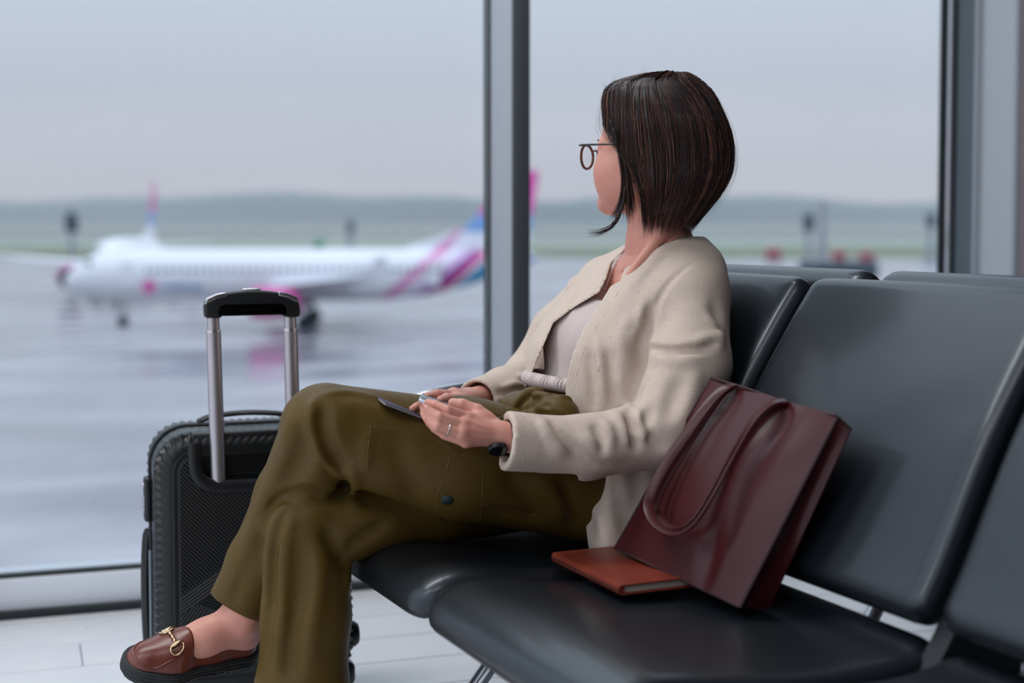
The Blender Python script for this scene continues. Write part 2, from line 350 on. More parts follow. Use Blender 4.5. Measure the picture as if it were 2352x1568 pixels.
def airliner(name, nose, heading, L, label, text):
    t = empty(name, nose, label, 'aircraft', rz=heading)
    R = 1.98; zc = 3.9
    prof = [(0, 0.02, -0.55), (0.25, 0.45, -0.5), (0.8, 0.95, -0.38), (1.7, 1.42, -0.2), (3.0, 1.78, -0.06), (4.6, 1.95, 0), (6.5, R, 0), (L*0.66, R, 0), (L*0.76, 1.8, 0.16), (L*0.86, 1.32, 0.55), (L*0.94, 0.78, 0.95), (L*0.99, 0.3, 1.2), (L, 0.12, 1.28)]
    vs = []; fs = []; n = 28
    for (x, r, dz) in prof:
        for k in range(n): vs.append((x, r*math.cos(2*PI*k/n), zc+dz+r*math.sin(2*PI*k/n)))
    for i in range(len(prof)-1):
        for k in range(n): fs.append([i*n+k, (i+1)*n+k, (i+1)*n+(k+1) % n, i*n+(k+1) % n])
    fs += [list(range(n)), [(len(prof)-1)*n+k for k in range(n)][::-1]]
    fu = mesh('fuselage', vs, fs, M_livery, t)
    for s in (-1, 1):
        w_ = aerofoil(((L*0.33+3.5), s*1.5, 3.0), ((L*0.33+3.5)+7.6, s*16.5, 4.3), 6.2, 1.5, 0.12, MB()).build('wing', M_white, None); w_.parent = t
        wl = aerofoil(((L*0.33+3.5)+8.0, s*16.5, 4.3), ((L*0.33+3.5)+9.0, s*16.9, 5.6), 1.4, 0.6, 0.1, MB()).build('winglet', M_white, None); wl.parent = w_
        en = MB().lathe([(0.6, 0), (0.98, 0.02), (1.12, 0.25), (1.16, 1.2), (1.05, 2.6), (0.8, 3.5), (0.5, 3.6)], Matrix.Translation(((L*0.33+3.5)+0.6-1.2, s*5.75, 2.05))@Matrix.Rotation(PI/2, 4, 'Y'), 24).build('engine', M_pink, None); en.parent = t
        fan = MB().lathe([(0.05, 0), (0.92, 0.0), (0.92, 0.2)], Matrix.Translation(((L*0.33+3.5)+0.5-1.2, s*5.75, 2.05))@Matrix.Rotation(PI/2, 4, 'Y'), 20).build('fan_face', M_glassdark, None); fan.parent = en
        hs = aerofoil((L*0.87, s*0.7, zc+1.0), (L*0.87+3.6, s*6.1, zc+1.5), 3.2, 1.3, 0.1, MB()).build('tailplane', M_white, None); hs.parent = t
        mg = MB().tube([(L*0.40+4.1, s*3.3, 2.6), (L*0.40+4.1, s*3.79, 0.6)], 0.16).build('landing_gear', M_greymetal, None); mg.parent = t
        for dy in (-0.45, 0.45):
            wh = MB().lathe([(0.2, -0.2), (0.5, -0.2), (0.57, -0.1), (0.57, 0.1), (0.5, 0.2), (0.2, 0.2)], Matrix.Translation((L*0.40+4.1, s*3.79+dy, 0.57))@Matrix.Rotation(PI/2, 4, 'X'), 20).build('wheel', M_tyre, None); wh.parent = mg
    ng = MB().tube([(4.6, 0, 2.2), (4.4, 0, 0.4)], 0.12).build('landing_gear', M_greymetal, None); ng.parent = t
    for dy in (-0.25, 0.25):
        wh = MB().lathe([(0.15, -0.12), (0.36, -0.12), (0.4, 0), (0.36, 0.12), (0.15, 0.12)], Matrix.Translation((4.4, dy, 0.4))@Matrix.Rotation(PI/2, 4, 'X'), 18).build('wheel', M_tyre, None); wh.parent = ng
    fin = aerofoil((L*0.80, 0, zc+1.6), (L*0.80+5.4, 0, 11.8), 6.4, 1.9, 0.09, MB()).build('tail_fin', M_fin, None); fin.parent = t
    df = aerofoil((L*0.70, 0, zc+1.75), (L*0.83, 0, zc+3.4), 5.2, 0.6, 0.05, MB()).build('dorsal_fillet', M_livery, None); df.parent = fin
    for s in (-1, 1):   # cockpit panes and cabin windows
        for k in range(3):
            a = math.radians(38+k*17)
            cp = MB().box((1.55+0.33*k, s*(0.38+0.36*k), zc+0.78+0.03*k), (0.5, 0.34, 0.42), Matrix.Rotation(s*(0.35+0.35*k), 3, 'Z')@Matrix.Rotation(-0.5, 3, 'Y'), 0.05).build('cockpit_pane', M_glassdark, None); cp.parent = fu
        me = None; x = 6.6
        while x < L*0.80:
            if me is None:
                o = MB().box((0, 0, 0), (0.25, 0.06, 0.36), None, 0.025).build('cabin_window', M_pane, None); me = o.data
            else: o = bpy.data.objects.new('cabin_window', me); C.objects.link(o)
            o.parent = fu; o.location = (x, s*(R-0.02 if x < L*0.68 else R-0.02-(x-L*0.68)*0.055), zc+0.42); x += 0.56
        for xx in (5.2, L*0.78):
            d = MB().box((xx, s*(R-0.03 if xx < 10 else 1.74), zc+0.15), (0.85, 0.08, 1.85), None, 0.03).build('cabin_door', M_white, None); d.parent = fu
    if text:
        x = 7.7
        em = MB()
        for k in range(6):
            a_ = 2*PI*k/6+0.3; c_ = Vector((6.75+0.34*math.cos(a_), -R-0.0, zc-0.80+0.34*math.sin(a_)))
            em.lathe([(0.001, 0), (0.20, 0.0), (0.20, 0.03), (0.001, 0.03)], Matrix.Translation(c_)@Matrix.Rotation(-a_, 4, 'Y')@Matrix.Diagonal((1.25, 1, 0.75, 1))@Matrix.Rotation(PI/2+0.12, 4, 'X'), 14)
        eo = em.build('emblem', M_pink, None); eo.parent = fu
        for body, m, sz in text:
            c = bpy.data.curves.new('lettering', 'FONT'); c.body = body; c.size = sz; c.extrude = 0.03; c.materials.append(m)
            o = font_mesh('lettering', c); o.parent = fu
            o.location = (x, -R-0.0, zc-1.05); o.rotation_euler = (PI/2+0.12, 0, 0); x += 0.62*sz*len(body)
    return t
n1 = CW((145-1176)/3267*107, 107, AZ)
airliner('airliner', n1, -TH+math.radians(3), 35.7, 'large white airliner with striped tail and magenta engines filling the left window', [('windrose', M_blue, 0.8)])
t2 = airliner('airliner', CW(-38.2, 134, AZ), -TH+math.radians(97), 33.0, 'smaller distant white airliner behind the nose of the large one', None)

t2.scale = (1.1, 1.1, 1.1)
def mast(px, D, top_y, head, label, w=0.35):
    s = FPX/D; Xc = (px-CX)/s; H = (525-top_y)/s+CAMH-AZ; b = CW(Xc, D, AZ)
    t = empty('floodlight_mast', b, label, 'mast', 'airfield masts', rz=-TH)
    o = MB().tube([(0, 0, 0), (0, 0, H)], [w, w*0.6], 10).build('pole', M_greymetal, None); o.parent = t
    o = MB().box((0, 0, 0.25), (w*4, w*4, 0.5), None, 0.05).build('base', M_greymetal, None); o.parent = t
    if head:
        hw = head; zz = H-hw*1.2
        o = MB().box((0, 0, zz), (hw, hw*0.6, hw*1.5), None, 0.1).build('lamp_head', M_glassdark, None); o.parent = t
        for sx in (-1, 1):
            q = MB().box((sx*hw*0.28, -hw*0.33, zz), (hw*0.35, 0.12, hw*1.1), None, 0.03).build('lamp_pane', M_pane, None); q.parent = o
mast(166, 250, 478, 2.1, 'leftmost mast with a dark lamp head, above the airliner nose', 0.55)
mast(806, 300, 500, 1.6, 'pale mast rising behind the middle of the large airliner fuselage', 0.85)
mast(1856, 260, 482, 1.9, 'mast with a dark lamp head just left of the tall white pole', 0.6)
mast(1888, 240, 462, None, 'tall plain white pole behind the seat backs', 0.85)
mast(2136, 300, 484, 1.8, 'rightmost mast with a dark head beside the window frame', 0.7)

def van(px, D, w, h, m, label, cat, cab=True, name='van'):
    s = FPX/D; t = empty(name, CW((px-CX)/s, D, AZ), label, cat, rz=-TH)
    o = MB().box((0, 0, 0.35+h/2*0.96), (w, 2.2, h*0.92-0.2), None, 0.2).build('body', m, None); o.parent = t
    o = MB().box((0, 0, h*0.66), (w*0.9, 2.26, h*0.26), None, 0.05).build('side_glass', M_glassdark, None); o.parent = t
    for sx in (-0.34, 0.34):
        for sy in (-1, 1):
            q = MB().lathe([(0.15, -0.15), (0.42, -0.15), (0.48, 0), (0.42, 0.15), (0.15, 0.15)], Matrix.Translation((w*sx, sy*0.95, 0.48))@Matrix.Rotation(PI/2, 4, 'X'), 16).build('wheel', M_tyre, None); q.parent = t
M_red = mat('red_vehicle_paint', lin(196, 96, 104), 0.4)
M_dk = mat('dark_vehicle_paint', lin(78, 92, 102), 0.5)
M_green = mat('green_vehicle_paint', lin(70, 170, 130), 0.5)
van(1776, 330, 3.4, 2.7, M_red, 'small red van on the far apron, leftmost of the red vehicles', 'van')
van(1926, 300, 2.6, 2.6, M_red, 'small red tug on the far apron right of the white pole', 'tug', name='tug')
van(1990, 300, 3.0, 2.3, M_red, 'pale red service van farthest right on the far apron', 'van')
van(1925, 195, 10.6, 2.9, M_dk, 'long dark apron bus just above the seat backs', 'bus', name='bus')
van(733, 330, 2.4, 4.6, M_green, 'small green service truck behind the large airliner', 'truck', name='truck')

# ------------------------------------------------------------------ airport seating
def cushion(name, cl, th, hw, y0, m, parent, re=0.03, rc=0.05, pe=2.4, nu=56, nv=40, crown=0.0):
    cl = spline(cl, nu); T = np.gradient(cl, axis=0); T /= np.linalg.norm(T, axis=1)[:, None]; Nn = np.stack([-T[:, 1], T[:, 0]], 1)
    arc = np.concatenate([[0], np.cumsum(np.linalg.norm(np.diff(cl, axis=0), axis=1))]); Lt = arc[-1]
    # resample so both ends are dense
    q = 0.5-0.5*np.cos(np.linspace(0, PI, nu)); q = 0.6*q+0.4*np.linspace(0, 1, nu)
    ci = np.stack([np.interp(q*Lt, arc, cl[:, k]) for k in range(2)], 1); ni = np.stack([np.interp(q*Lt, arc, Nn[:, k]) for k in range(2)], 1)
    de = np.minimum(q, 1-q)*Lt
    su = (1-np.clip(1-de/re, 0, 1)**pe)**(1/pe)
    hwu = hw-rc+rc*np.sqrt(np.clip(1-np.clip(1-de/rc, 0, 1)**2, 0, 1))
    v = np.sin(np.linspace(-PI/2, PI/2, nv)); v = 0.55*v+0.45*np.linspace(-1, 1, nv)
    V = []
    for side in (1, -1):
        for i in range(nu):
            dv = (1-np.abs(v))*hwu[i]; sv = (1-np.clip(1-dv/re, 0, 1)**pe)**(1/pe)
            t_ = th*side*su[i]*sv*(1+crown*(1-v**2)*(side > 0))
            for j in range(nv): V.append((ci[i, 0]+ni[i, 0]*t_[j], y0+v[j]*hwu[i], ci[i, 1]+ni[i, 1]*t_[j]))
    F = []
    for s in range(2):
        o = s*nu*nv
        for i in range(nu-1):
            for j in range(nv-1):
                a = o+i*nv+j; f = [a, a+1, a+nv+1, a+nv]; F.append(f if s == 1 else f[::-1])
    bm = bmesh.new(); vv = [bm.verts.new(p) for p in V]
    for f in F:
        try: bm.faces.new([vv[k] for k in f])
        except Exception: pass
    bmesh.ops.remove_doubles(bm, verts=bm.verts[:], dist=0.0004); bmesh.ops.recalc_face_normals(bm, faces=bm.faces[:])
    me = bpy.data.meshes.new(name); bm.to_mesh(me); bm.free(); me.polygons.foreach_set('use_smooth', [True]*len(me.polygons)); me.materials.append(m)
    o = link(bpy.data.objects.new(name, me))
    if parent: adopt(o, parent)
    return o
SP = 0.607; YB = 2.072        # seat pitch, y of the boundary between the woman's seat and the bag's seat
seat_cl = [(1.345, 0.420), (1.27, 0.395), (1.15, 0.389), (1.02, 0.398), (0.93, 0.411), (0.868, 0.415), (0.828, 0.398), (0.822, 0.37)]
back_cl = [(1.305, 0.462), (1.35, 0.54), (1.43, 0.70), (1.505, 0.82), (1.566, 0.906)]
bench = empty('beam_seating', (1.2, YB-SP, 0), 'black padded airport bench facing the left, carrying the woman and the bag', 'bench', 'back to back airport benches')
bench2 = empty('beam_seating', (2.1, YB-SP, 0), 'second black airport bench back to back behind the first', 'bench', 'back to back airport benches')
for i in range(4):
    yc = YB+SP/2-i*SP
    cushion('seat', seat_cl, 0.033, SP/2-0.004, yc, M_leather, bench, re=0.045, rc=0.05, pe=2.2, crown=0.15)
    cushion('backrest', back_cl, 0.030, SP/2-0.010, yc, M_leather, bench, re=0.034, rc=0.035, pe=2.6, crown=0.12)
    cushion('backrest', [(3.22-x, z+0.012) for x, z in back_cl][::1], -0.030, SP/2-0.010, yc-0.03, M_leather, bench2, re=0.034, rc=0.045, pe=2.6)
    cushion('seat', [(3.22-x, z) for x, z in seat_cl][::1], -0.033, SP/2-0.004, yc-0.03, M_leather, bench2, re=0.045, rc=0.05, pe=2.2)
for (bn, mx) in ((bench, lambda x: x), (bench2, lambda x: 3.22-x)):
    MB().box((mx(1.16), YB-SP, 0.315), (0.08, 2.36, 0.05), None, 0.008).build('beam', M_dark_metal, bn)
    for yb in (YB, YB-SP, YB-2*SP):   # L shaped side plates carrying the seats and backs
        mb = MB()
        pl = [(mx(x), z) for x, z in [(0.98, 0.345), (1.20, 0.36), (1.27, 0.39), (1.315, 0.455), (1.368, 0.56), (1.53, 0.80), (1.59, 0.84), (1.60, 0.78), (1.455, 0.43), (1.36, 0.29), (1.10, 0.29), (0.98, 0.32)]]
        n = len(pl); vs = [(x, yb-0.017, z) for x, z in pl]+[(x, yb+0.017, z) for x, z in pl]
        mb.add(vs, [list(range(n)), list(range(n, 2*n))[::-1]]+[[i, n+i, n+(i+1) % n, (i+1) % n] for i in range(n)])
        mb.build('side_bracket', M_dark_metal, bn, smooth=False)
    for yl in (YB+0.34, YB-1.1):
        mb = MB().tube(spline([(mx(1.14), yl, 0.30), (mx(1.10), yl, 0.22), (mx(0.99), yl, 0.09), (mx(0.86), yl, 0.025)], 14), 0.022, 14, flat=0.6)
        mb.build('leg', M_alu, bn)
        mb = MB().tube(spline([(mx(1.18), yl, 0.30), (mx(1.22), yl, 0.22), (mx(1.31), yl, 0.09), (mx(1.42), yl, 0.025)], 14), 0.022, 14, flat=0.6)
        mb.build('leg', M_alu, bn)
        for xx in (0.86, 1.42):
            MB().lathe([(0.001, 0.0), (0.024, 0.0), (0.024, 0.012), (0.012, 0.022), (0.001, 0.024)], Matrix.Translation((mx(xx), yl, 0)), 20).build('foot', M_leather_back, bn)
# arm panel at the far end of the woman's seat
M_arm = mat('grey_arm_panel', lin(150, 150, 152), 0.5)
ya = YB+SP+0.02
arm_pts = spline([(1.34, ya, 0.44), (1.36, ya, 0.58), (1.31, ya, 0.658), (1.20, ya, 0.673), (1.09, ya, 0.669), (1.015, ya, 0.645), (0.985, ya, 0.57), (0.985, ya, 0.44)], 40)
am = MB(); n = len(arm_pts)
vs = [tuple(p+np.array([0, -0.009, 0])) for p in arm_pts]+[tuple(p+np.array([0, 0.009, 0])) for p in arm_pts]
am.add(vs, [list(range(n)), list(range(n, 2*n))[::-1]]+[[i, n+i, n+(i+1) % n, (i+1) % n] for i in range(n)])
arm = am.build('arm_panel', M_arm, bench, smooth=False)
rim = MB().tube(arm_pts, 0.009, 10, flat=1.8, up=(0, 1, 0)).build('edge_trim', M_alu, bench)

# ------------------------------------------------------------------ suitcase
M_shell = mat('dark_grey_hardshell', lin(15, 20, 22), 0.34, bump=('voronoi', 900, 0.25, 0.0006), spec=0.45)
M_plastic = mat('black_plastic', lin(16, 20, 23), 0.42)
M_plastic2 = mat('satin_black_plastic', lin(24, 30, 34), 0.3)
M_satin = mat('satin_silver_tube', lin(186, 183, 190), 0.34, 0.85)
M_gold = mat('pale_gold_metal', lin(226, 196, 160), 0.2, 1.0)
M_zip = mat('zip_tape', lin(28, 32, 35), 0.8)
M_silver = mat('bright_silver', lin(215, 215, 220), 0.2, 1.0)
suit = empty('suitcase', WP(0.327, 0.89, 0), 'dark grey ribbed hard shell suitcase with raised silver handle behind her legs', 'suitcase')
SW, SZ0, SZ1 = 0.2015, 0.052, 0.592       # half width, bottom, top
ST = 0.327
def sm(name, v, f, m, parent=suit, smooth=True, ang=35):
    v = np.asarray(v, float); w_ = np.empty_like(v)
    w_[:, 0] = W0.x+WD.x*(ST+v[:, 0])+WN.x*v[:, 1]; w_[:, 1] = W0.y+WD.y*(ST+v[:, 0])+WN.y*v[:, 1]; w_[:, 2] = v[:, 2]
    o = mesh(name, w_, f, m, None, smooth)
    if smooth: o.data.set_sharp_from_angle(angle=math.radians(ang))
    o2 = adopt(o, parent if parent is suit else suit)
    if parent is not suit: o2.parent = parent
    return o2
def smb(name, mb, m, parent=suit, smooth=True, ang=35): return sm(name, mb.v, mb.f, m, parent, smooth, ang)
SM = Matrix(((1, 0, 0), (0, 1, 0), (0, 0, 1)))
def rrect(hw, z0, z1, r, n):     # rounded rectangle outline (x, z)
    o = []
    for cx, cz, a0 in ((hw-r, z1-r, 0), (-hw+r, z1-r, 90), (-hw+r, z0+r, 180), (hw-r, z0+r, 270)):
        for k in range(n): a = math.radians(a0+90*k/(n-1)); o.append((cx+r*math.cos(a), cz+r*math.sin(a)))
    # insert points on straights
    q = []
    m = len(o)
    for i in range(m):
        a = np.array(o[i]); b = np.array(o[(i+1) % m]); d = np.linalg.norm(b-a); k = max(1, int(d/0.006))
        for j in range(k): q.append(tuple(a+(b-a)*j/k))
    return q
def half_shell(name, kin, kout, sgn):
    # rings from the zip line outwards and over the rounded edge
    rings = []; R = 0.036
    prof = [(0.0, kin), (0.0015, kin+sgn*0.004), (0.0, kin+sgn*0.012)]
    for a in np.linspace(0, PI/2, 12): prof.append((R-R*math.cos(a), kout-sgn*R+sgn*R*math.sin(a)))
    prof.append((R+0.012, kout)); prof.append((0.085, kout)) if sgn < 0 else None
    V = []; n = None
    for i, (ins, k) in enumerate(prof):
        rr = max(0.075-ins, 0.02); q = rrect(SW-ins, SZ0+ins, SZ1-ins, rr, 16)
        if n is None: n = 400
        q = np.array(q+[q[0]]); L_ = np.concatenate([[0], np.cumsum(np.linalg.norm(np.diff(q, axis=0), axis=1))])
        # parameterise every ring by the same fractions, phase locked at the corners
        s_ = np.linspace(0, L_[-1], n, endpoint=False)
        x = np.interp(s_, L_, q[:, 0]); z = np.interp(s_, L_, q[:, 1])
        # transverse waves over the rounded edge
        am = 0.0032*math.exp(-((i-6.5)/3.0)**2)
        wv = am*np.sin(np.arange(n)*2*PI*100/n)
        cx, cz = 0, (SZ0+SZ1)/2; dx, dz = x-np.clip(x, -SW+0.08, SW-0.08), z-np.clip(z, SZ0+0.08, SZ1-0.08); dn = np.hypot(dx, dz)+1e-6
        V += [(x[j]+wv[j]*dx[j]/dn[j], k+sgn*wv[j]*0.6, z[j]+wv[j]*dz[j]/dn[j]) for j in range(n)]
    F = []
    for i in range(len(prof)-1):
        for j in range(n):
            a, b = i*n+j, i*n+(j+1) % n; F.append([a, b, b+n, a+n] if sgn < 0 else [a, a+n, b+n, b])
    if sgn < 0: F.append([(len(prof)-1)*n+j for j in range(n)])
    return sm(name, V, F, M_shell, suit, True, 60)
shell_n = half_shell('front_shell', 0.892, 1.0, 1)
half_shell('rear_shell', 0.884, 0.785, -1)
# zip line between the shells, with two cords
q = rrect(SW-0.003, SZ0+0.003, SZ1-0.003, 0.072, 14)
smb('zip', MB().tube([(x, 0.888, z) for x, z in q], 0.0075, 10, closed=True), M_zip)
for kk in (0.880, 0.896):
    smb('piping', MB().tube([(x, kk, z) for x, z in rrect(SW+0.0015, SZ0-0.0015, SZ1+0.0015, 0.0765, 14)], 0.0022, 6, closed=True), M_plastic2)
# ribbed front panel: fine height field
def ribs():
    hx, za, zb, r = SW-0.030, SZ0+0.030, SZ1-0.030, 0.05
    nx, nz_ = 300, 430
    X, Z = np.meshgrid(np.linspace(-hx, hx, nx), np.linspace(za, zb, nz_), indexing='ij')
    ex = np.minimum(hx-np.abs(X), 1); 
    dx = np.clip(np.abs(X)-(hx-r), 0, None); cz = (za+zb)/2; hz_ = (zb-za)/2; dz = np.clip(np.abs(Z-cz)-(hz_-r), 0, None)
    d = np.hypot(dx, dz); f = np.where(d > r, r/np.maximum(d, 1e-9), 1)
    X2 = np.where(d > r, np.sign(X)*(hx-r)+np.sign(X)*dx*f, X); Z2 = np.where(d > r, cz+np.sign(Z-cz)*(hz_-r+dz*f), Z)
    e = np.minimum(np.minimum(hx-np.abs(X2), hz_-np.abs(Z2-cz)), np.where((dx > 0) & (dz > 0), r-np.minimum(d, r), 1))
    # pattern regions : a chevron fold whose arm climbs to the right from the left border
    za_ = 0.258                          # chevron apex height at the left border
    u = X2+hx-0.02
    up = Z2-(za_+0.62*u)                 # distance above the arm
    mid = Z2-(za_-0.10*0-0.42*u)
    per = 0.0060
    A = np.sin(2*PI*((X2*0.72+Z2*0.69)/per))          # down-right ribs
    B = np.sin(2*PI*((-X2*0.53+Z2*0.85)/per))         # along the arm
    Cc = np.sin(2*PI*((X2*0.42+Z2*0.91)/per))
    Dd = np.sin(2*PI*((-X2*0.80+Z2*0.60)/per))
    h = np.where(up > 0.010, A, np.where(up > -0.028, B, np.where(mid > 0, Cc, Dd)))
    m = np.clip((e-0.014)/0.004, 0, 1)
    h = np.clip(h*1.6, -1, 1)*0.0009*m+0.0016*m
    # recessed cup for the pull handle
    cw, c0, c1 = 0.118, SZ1-0.098, SZ1-0.012
    qx = np.clip(np.abs(X2)-(cw-0.03), 0, None); qz = np.clip((c0+0.03)-Z2, 0, None); sd = np.hypot(qx, qz)-0.03
    ins = np.clip((-sd-0.0)/0.006, 0, 1)*(Z2 > c0)
    h = h*(1-ins)-0.030*ins
    edge = np.clip(1-e/0.006, 0, 1); h = h-0.002*edge
    V = np.stack([X2.ravel(), (1.0009+h).ravel(), Z2.ravel()], 1)
    idx = np.arange(nx*nz_).reshape(nx, nz_)
    F = np.stack([idx[:-1, :-1].ravel(), idx[:-1, 1:].ravel(), idx[1:, 1:].ravel(), idx[1:, :-1].ravel()], 1)
    return sm('ribbed_panel', V, F, M_shell, suit, True, 80)
ribs()
# cup bezel
cw, c0 = 0.124, SZ1-0.106
pts = [(-cw, 1.0, SZ1-0.02), (-cw, 1.002, SZ1-0.045), (-cw+0.004, 1.003, c0+0.022), (-cw+0.028, 1.003, c0), (-0.05, 1.003, c0-0.004), (0.05, 1.003, c0-0.004), (cw-0.028, 1.003, c0), (cw-0.004, 1.003, c0+0.022), (cw, 1.002, SZ1-0.045), (cw, 1.0, SZ1-0.02)]
smb('handle_cup', MB().tube(spline(pts, 50), 0.0135, 12, flat=0.45, up=(0, 1, 0)), M_plastic)
smb('top_guard', MB().box((0, 0.969, SZ1-0.012), (0.262, 0.046, 0.022), None, 0.007), M_plastic)
smb('cup_lining', MB().box((0, 0.9675, SZ1-0.055), (0.23, 0.004, 0.085), None, 0.001), M_plastic)
# telescopic tubes, leaning slightly with the case
def tx(s, z): return (s*0.0772-0.0005)+(-0.0062)*(z-0.507)/0.29
for s in (-1, 1):
    tb = smb('pull_tube', MB().tube([(tx(s, 0.49), 0.997, 0.49), (tx(s, 0.795), 0.997, 0.795)], 0.0148, 20, flat=0.72, up=(0, 1, 0)), M_satin, smooth=True)
    t2_ = smb('inner_tube', MB().tube([(tx(s, 0.79), 0.997, 0.79), (tx(s, 0.822), 0.997, 0.822)], 0.0125, 20, flat=0.72, up=(0, 1, 0)), M_satin); 
    smb('collar', MB().tube([(tx(s, 0.793), 0.997, 0.793), (tx(s, 0.797), 0.997, 0.797)], 0.0152, 20, flat=0.75, up=(0, 1, 0)), M_silver)
    for zz in (0.769, 0.784):
        smb('lock_pin', MB().lathe([(0.001, 0), (0.0028, 0), (0.0028, 0.0012), (0.001, 0.0016)], Matrix.Translation((tx(s, zz)+0.002*s+0.001, 1.0073, zz))@Matrix.Rotation(-PI/2, 4, 'X'), 12), M_satin)
# grip
def plate(out, k0, k1, bev, name, m, parent=suit):
    bm = bmesh.new(); vs = [bm.verts.new((x, k0, z)) for x, z in out]; f = bm.faces.new(vs)
    ex = bmesh.ops.extrude_face_region(bm, geom=[f]); bmesh.ops.translate(bm, verts=[g for g in ex['geom'] if isinstance(g, bmesh.types.BMVert)], vec=(0, k1-k0, 0))
    bmesh.ops.recalc_face_normals(bm, faces=bm.faces[:])
    es = [e_ for e_ in bm.edges if len(e_.link_faces) == 2 and e_.calc_face_angle(0) > 1.2]
    bmesh.ops.bevel(bm, geom=es, offset=bev, segments=4, profile=0.5, affect='EDGES')
    bm.verts.ensure_lookup_table(); bm.verts.index_update()
    mb = MB().add([v.co.copy() for v in bm.verts], [[v.index for v in fa.verts] for fa in bm.faces]); bm.free()
    return smb(name, mb, m, parent, True, 30)
gc = tx(0, 0.84)
outer = [(-0.0945, 0.822), (-0.095, 0.848), (-0.088, 0.860), (-0.070, 0.868), (-0.035, 0.874), (0, 0.876), (0.035, 0.874), (0.070, 0.868), (0.088, 0.860), (0.095, 0.848), (0.0945, 0.822), (0.0632, 0.822), (0.0625, 0.834), (0.056, 0.842), (0.03, 0.8425), (0, 0.842), (-0.03, 0.8425), (-0.056, 0.842), (-0.0625, 0.834), (-0.0632, 0.822)]
og = spline(outer+[outer[0]], 100)[:-1]
grip = plate([(x+gc, z) for x, z in og], 0.983, 1.011, 0.006, 'grip', M_plastic)
for s in (-1, 1):
    cap = [(s*0.0952+gc, 0.849), (s*0.0895+gc, 0.8612), (s*0.070+gc, 0.8697), (s*0.053+gc, 0.8725), (s*0.0525+gc, 0.8645), (s*0.070+gc, 0.8605), (s*0.086+gc, 0.8525)]
    if s > 0: cap = cap[::-1]
    plate(cap, 0.9825, 1.0115, 0.0015, 'chrome_cap', M_silver, grip)
smb('release_button', MB().box((gc, 0.997, 0.877), (0.036, 0.014, 0.005), None, 0.002), M_silver, grip)
# top handle, zip pullers
th_ = spline([(-0.10, 0.845, SZ1+0.002), (-0.07, 0.845, SZ1+0.012), (0, 0.845, SZ1+0.017), (0.07, 0.845, SZ1+0.012), (0.10, 0.845, SZ1+0.002)], 24)
smb('top_handle', MB().tube(th_, 0.013, 12, flat=0.45), M_plastic)
smb('zip_puller', MB().box((-0.060, 0.905, SZ1+0.002), (0.018, 0.010, 0.002), None, 0.0008).box((-0.068, 0.898, SZ1+0.002), (0.010, 0.012, 0.007), None, 0.002), M_gold)
# side: combination lock and carry handle on the left
lk = smb('combination_lock', MB().box((-SW-0.006, 0.888, 0.445), (0.016, 0.036, 0.092), None, 0.006), M_plastic2)
for k in range(3): smb('number_wheel', MB().lathe([(0.001, -0.004), (0.006, -0.004), (0.006, 0.004), (0.001, 0.004)], Matrix.Translation((-SW-0.011, 0.893, 0.425+0.012*k)), 12), M_satin, lk)
smb('lock_button', MB().lathe([(0.001, 0), (0.006, 0), (0.005, 0.003), (0.001, 0.0035)], Matrix.Translation((-SW-0.013, 0.890, 0.474))@Matrix.Rotation(-PI/2, 4, 'Y'), 14), M_satin, lk)
sh_ = spline([(-SW-0.001, 0.868, 0.375), (-SW-0.006, 0.868, 0.36), (-SW-0.0095, 0.868, 0.30), (-SW-0.010, 0.868, 0.24), (-SW-0.0090, 0.868, 0.18), (-SW-0.006, 0.868, 0.13), (-SW-0.001, 0.868, 0.115)], 30)
smb('side_handle', MB().tube(sh_, 0.014, 12, flat=0.75, up=(1, 0, 0)), M_plastic)
smb('zip_cord', MB().tube([(-SW-0.003, 0.899, 0.34), (-SW-0.003, 0.899, 0.14)], 0.0035, 8), mat('pale_grey_cord', lin(120, 130, 142), 0.5))
for zz, rr in ((0.142, 0.028), (0.292, 0.016)):
    smb('stand_foot', MB().lathe([(0.001, 0), (rr, 0), (rr*0.97, 0.009), (rr*0.75, 0.017), (0.001, 0.018)], Matrix.Translation((SW-0.001, 0.95, zz))@Matrix.Rotation(PI/2, 4, 'Y'), 24), M_plastic)
for s in (-1, 1):
    for k in (0.815, 0.965):
        h_ = smb('wheel_housing', MB().box((s*(SW-0.03), k, 0.068), (0.066, 0.06, 0.05), None, 0.014), M_plastic2)
        smb('wheel', MB().lathe([(0.004, -0.011), (0.020, -0.011), (0.024, -0.007), (0.024, 0.007), (0.020, 0.011), (0.004, 0.011)], Matrix.Translation((s*(SW-0.03), k, 0.0245))@Matrix.Rotation(PI/2, 4, 'Y'), 20), M_plastic, h_)

# ------------------------------------------------------------------ tote bag and notebook
def leather_fn(nt, b, tc):
    N = nt.nodes; L = nt.links
    n = N.new('ShaderNodeTexNoise'); n.inputs['Scale'].default_value = 9; n.inputs['Detail'].default_value = 4; L.new(tc.outputs['Object'], n.inputs['Vector'])
    r = N.new('ShaderNodeMapRange'); r.inputs[3].default_value = 0.28; r.inputs[4].default_value = 0.42; L.new(n.outputs[0], r.inputs[0]); L.new(r.outputs[0], b.inputs['Roughness'])
M_burg = mat('burgundy_leather', lin(68, 23, 27), 0.36, bump=('noise', 260, 0.06, 0.0006), fn=leather_fn, spec=0.38)
M_burg_e = mat('burgundy_edge', lin(52, 24, 26), 0.5)
FTL, FTR, FBR, FBL = P(1632, 868, 2.035), P(1924, 957, 1.700), PZ(1700, 1394, 0.440), PZ(1412, 1258, 0.468)
BTR, BBR = P(1954, 985, 1.690), P(1764, 1400, 1.752)
gv = (BTR-FTR)+(FTL-FTR).normalized()*-0.02; gb = BBR-FBR
BTL, BBL = FTL+gv*0.8, FBL+gb
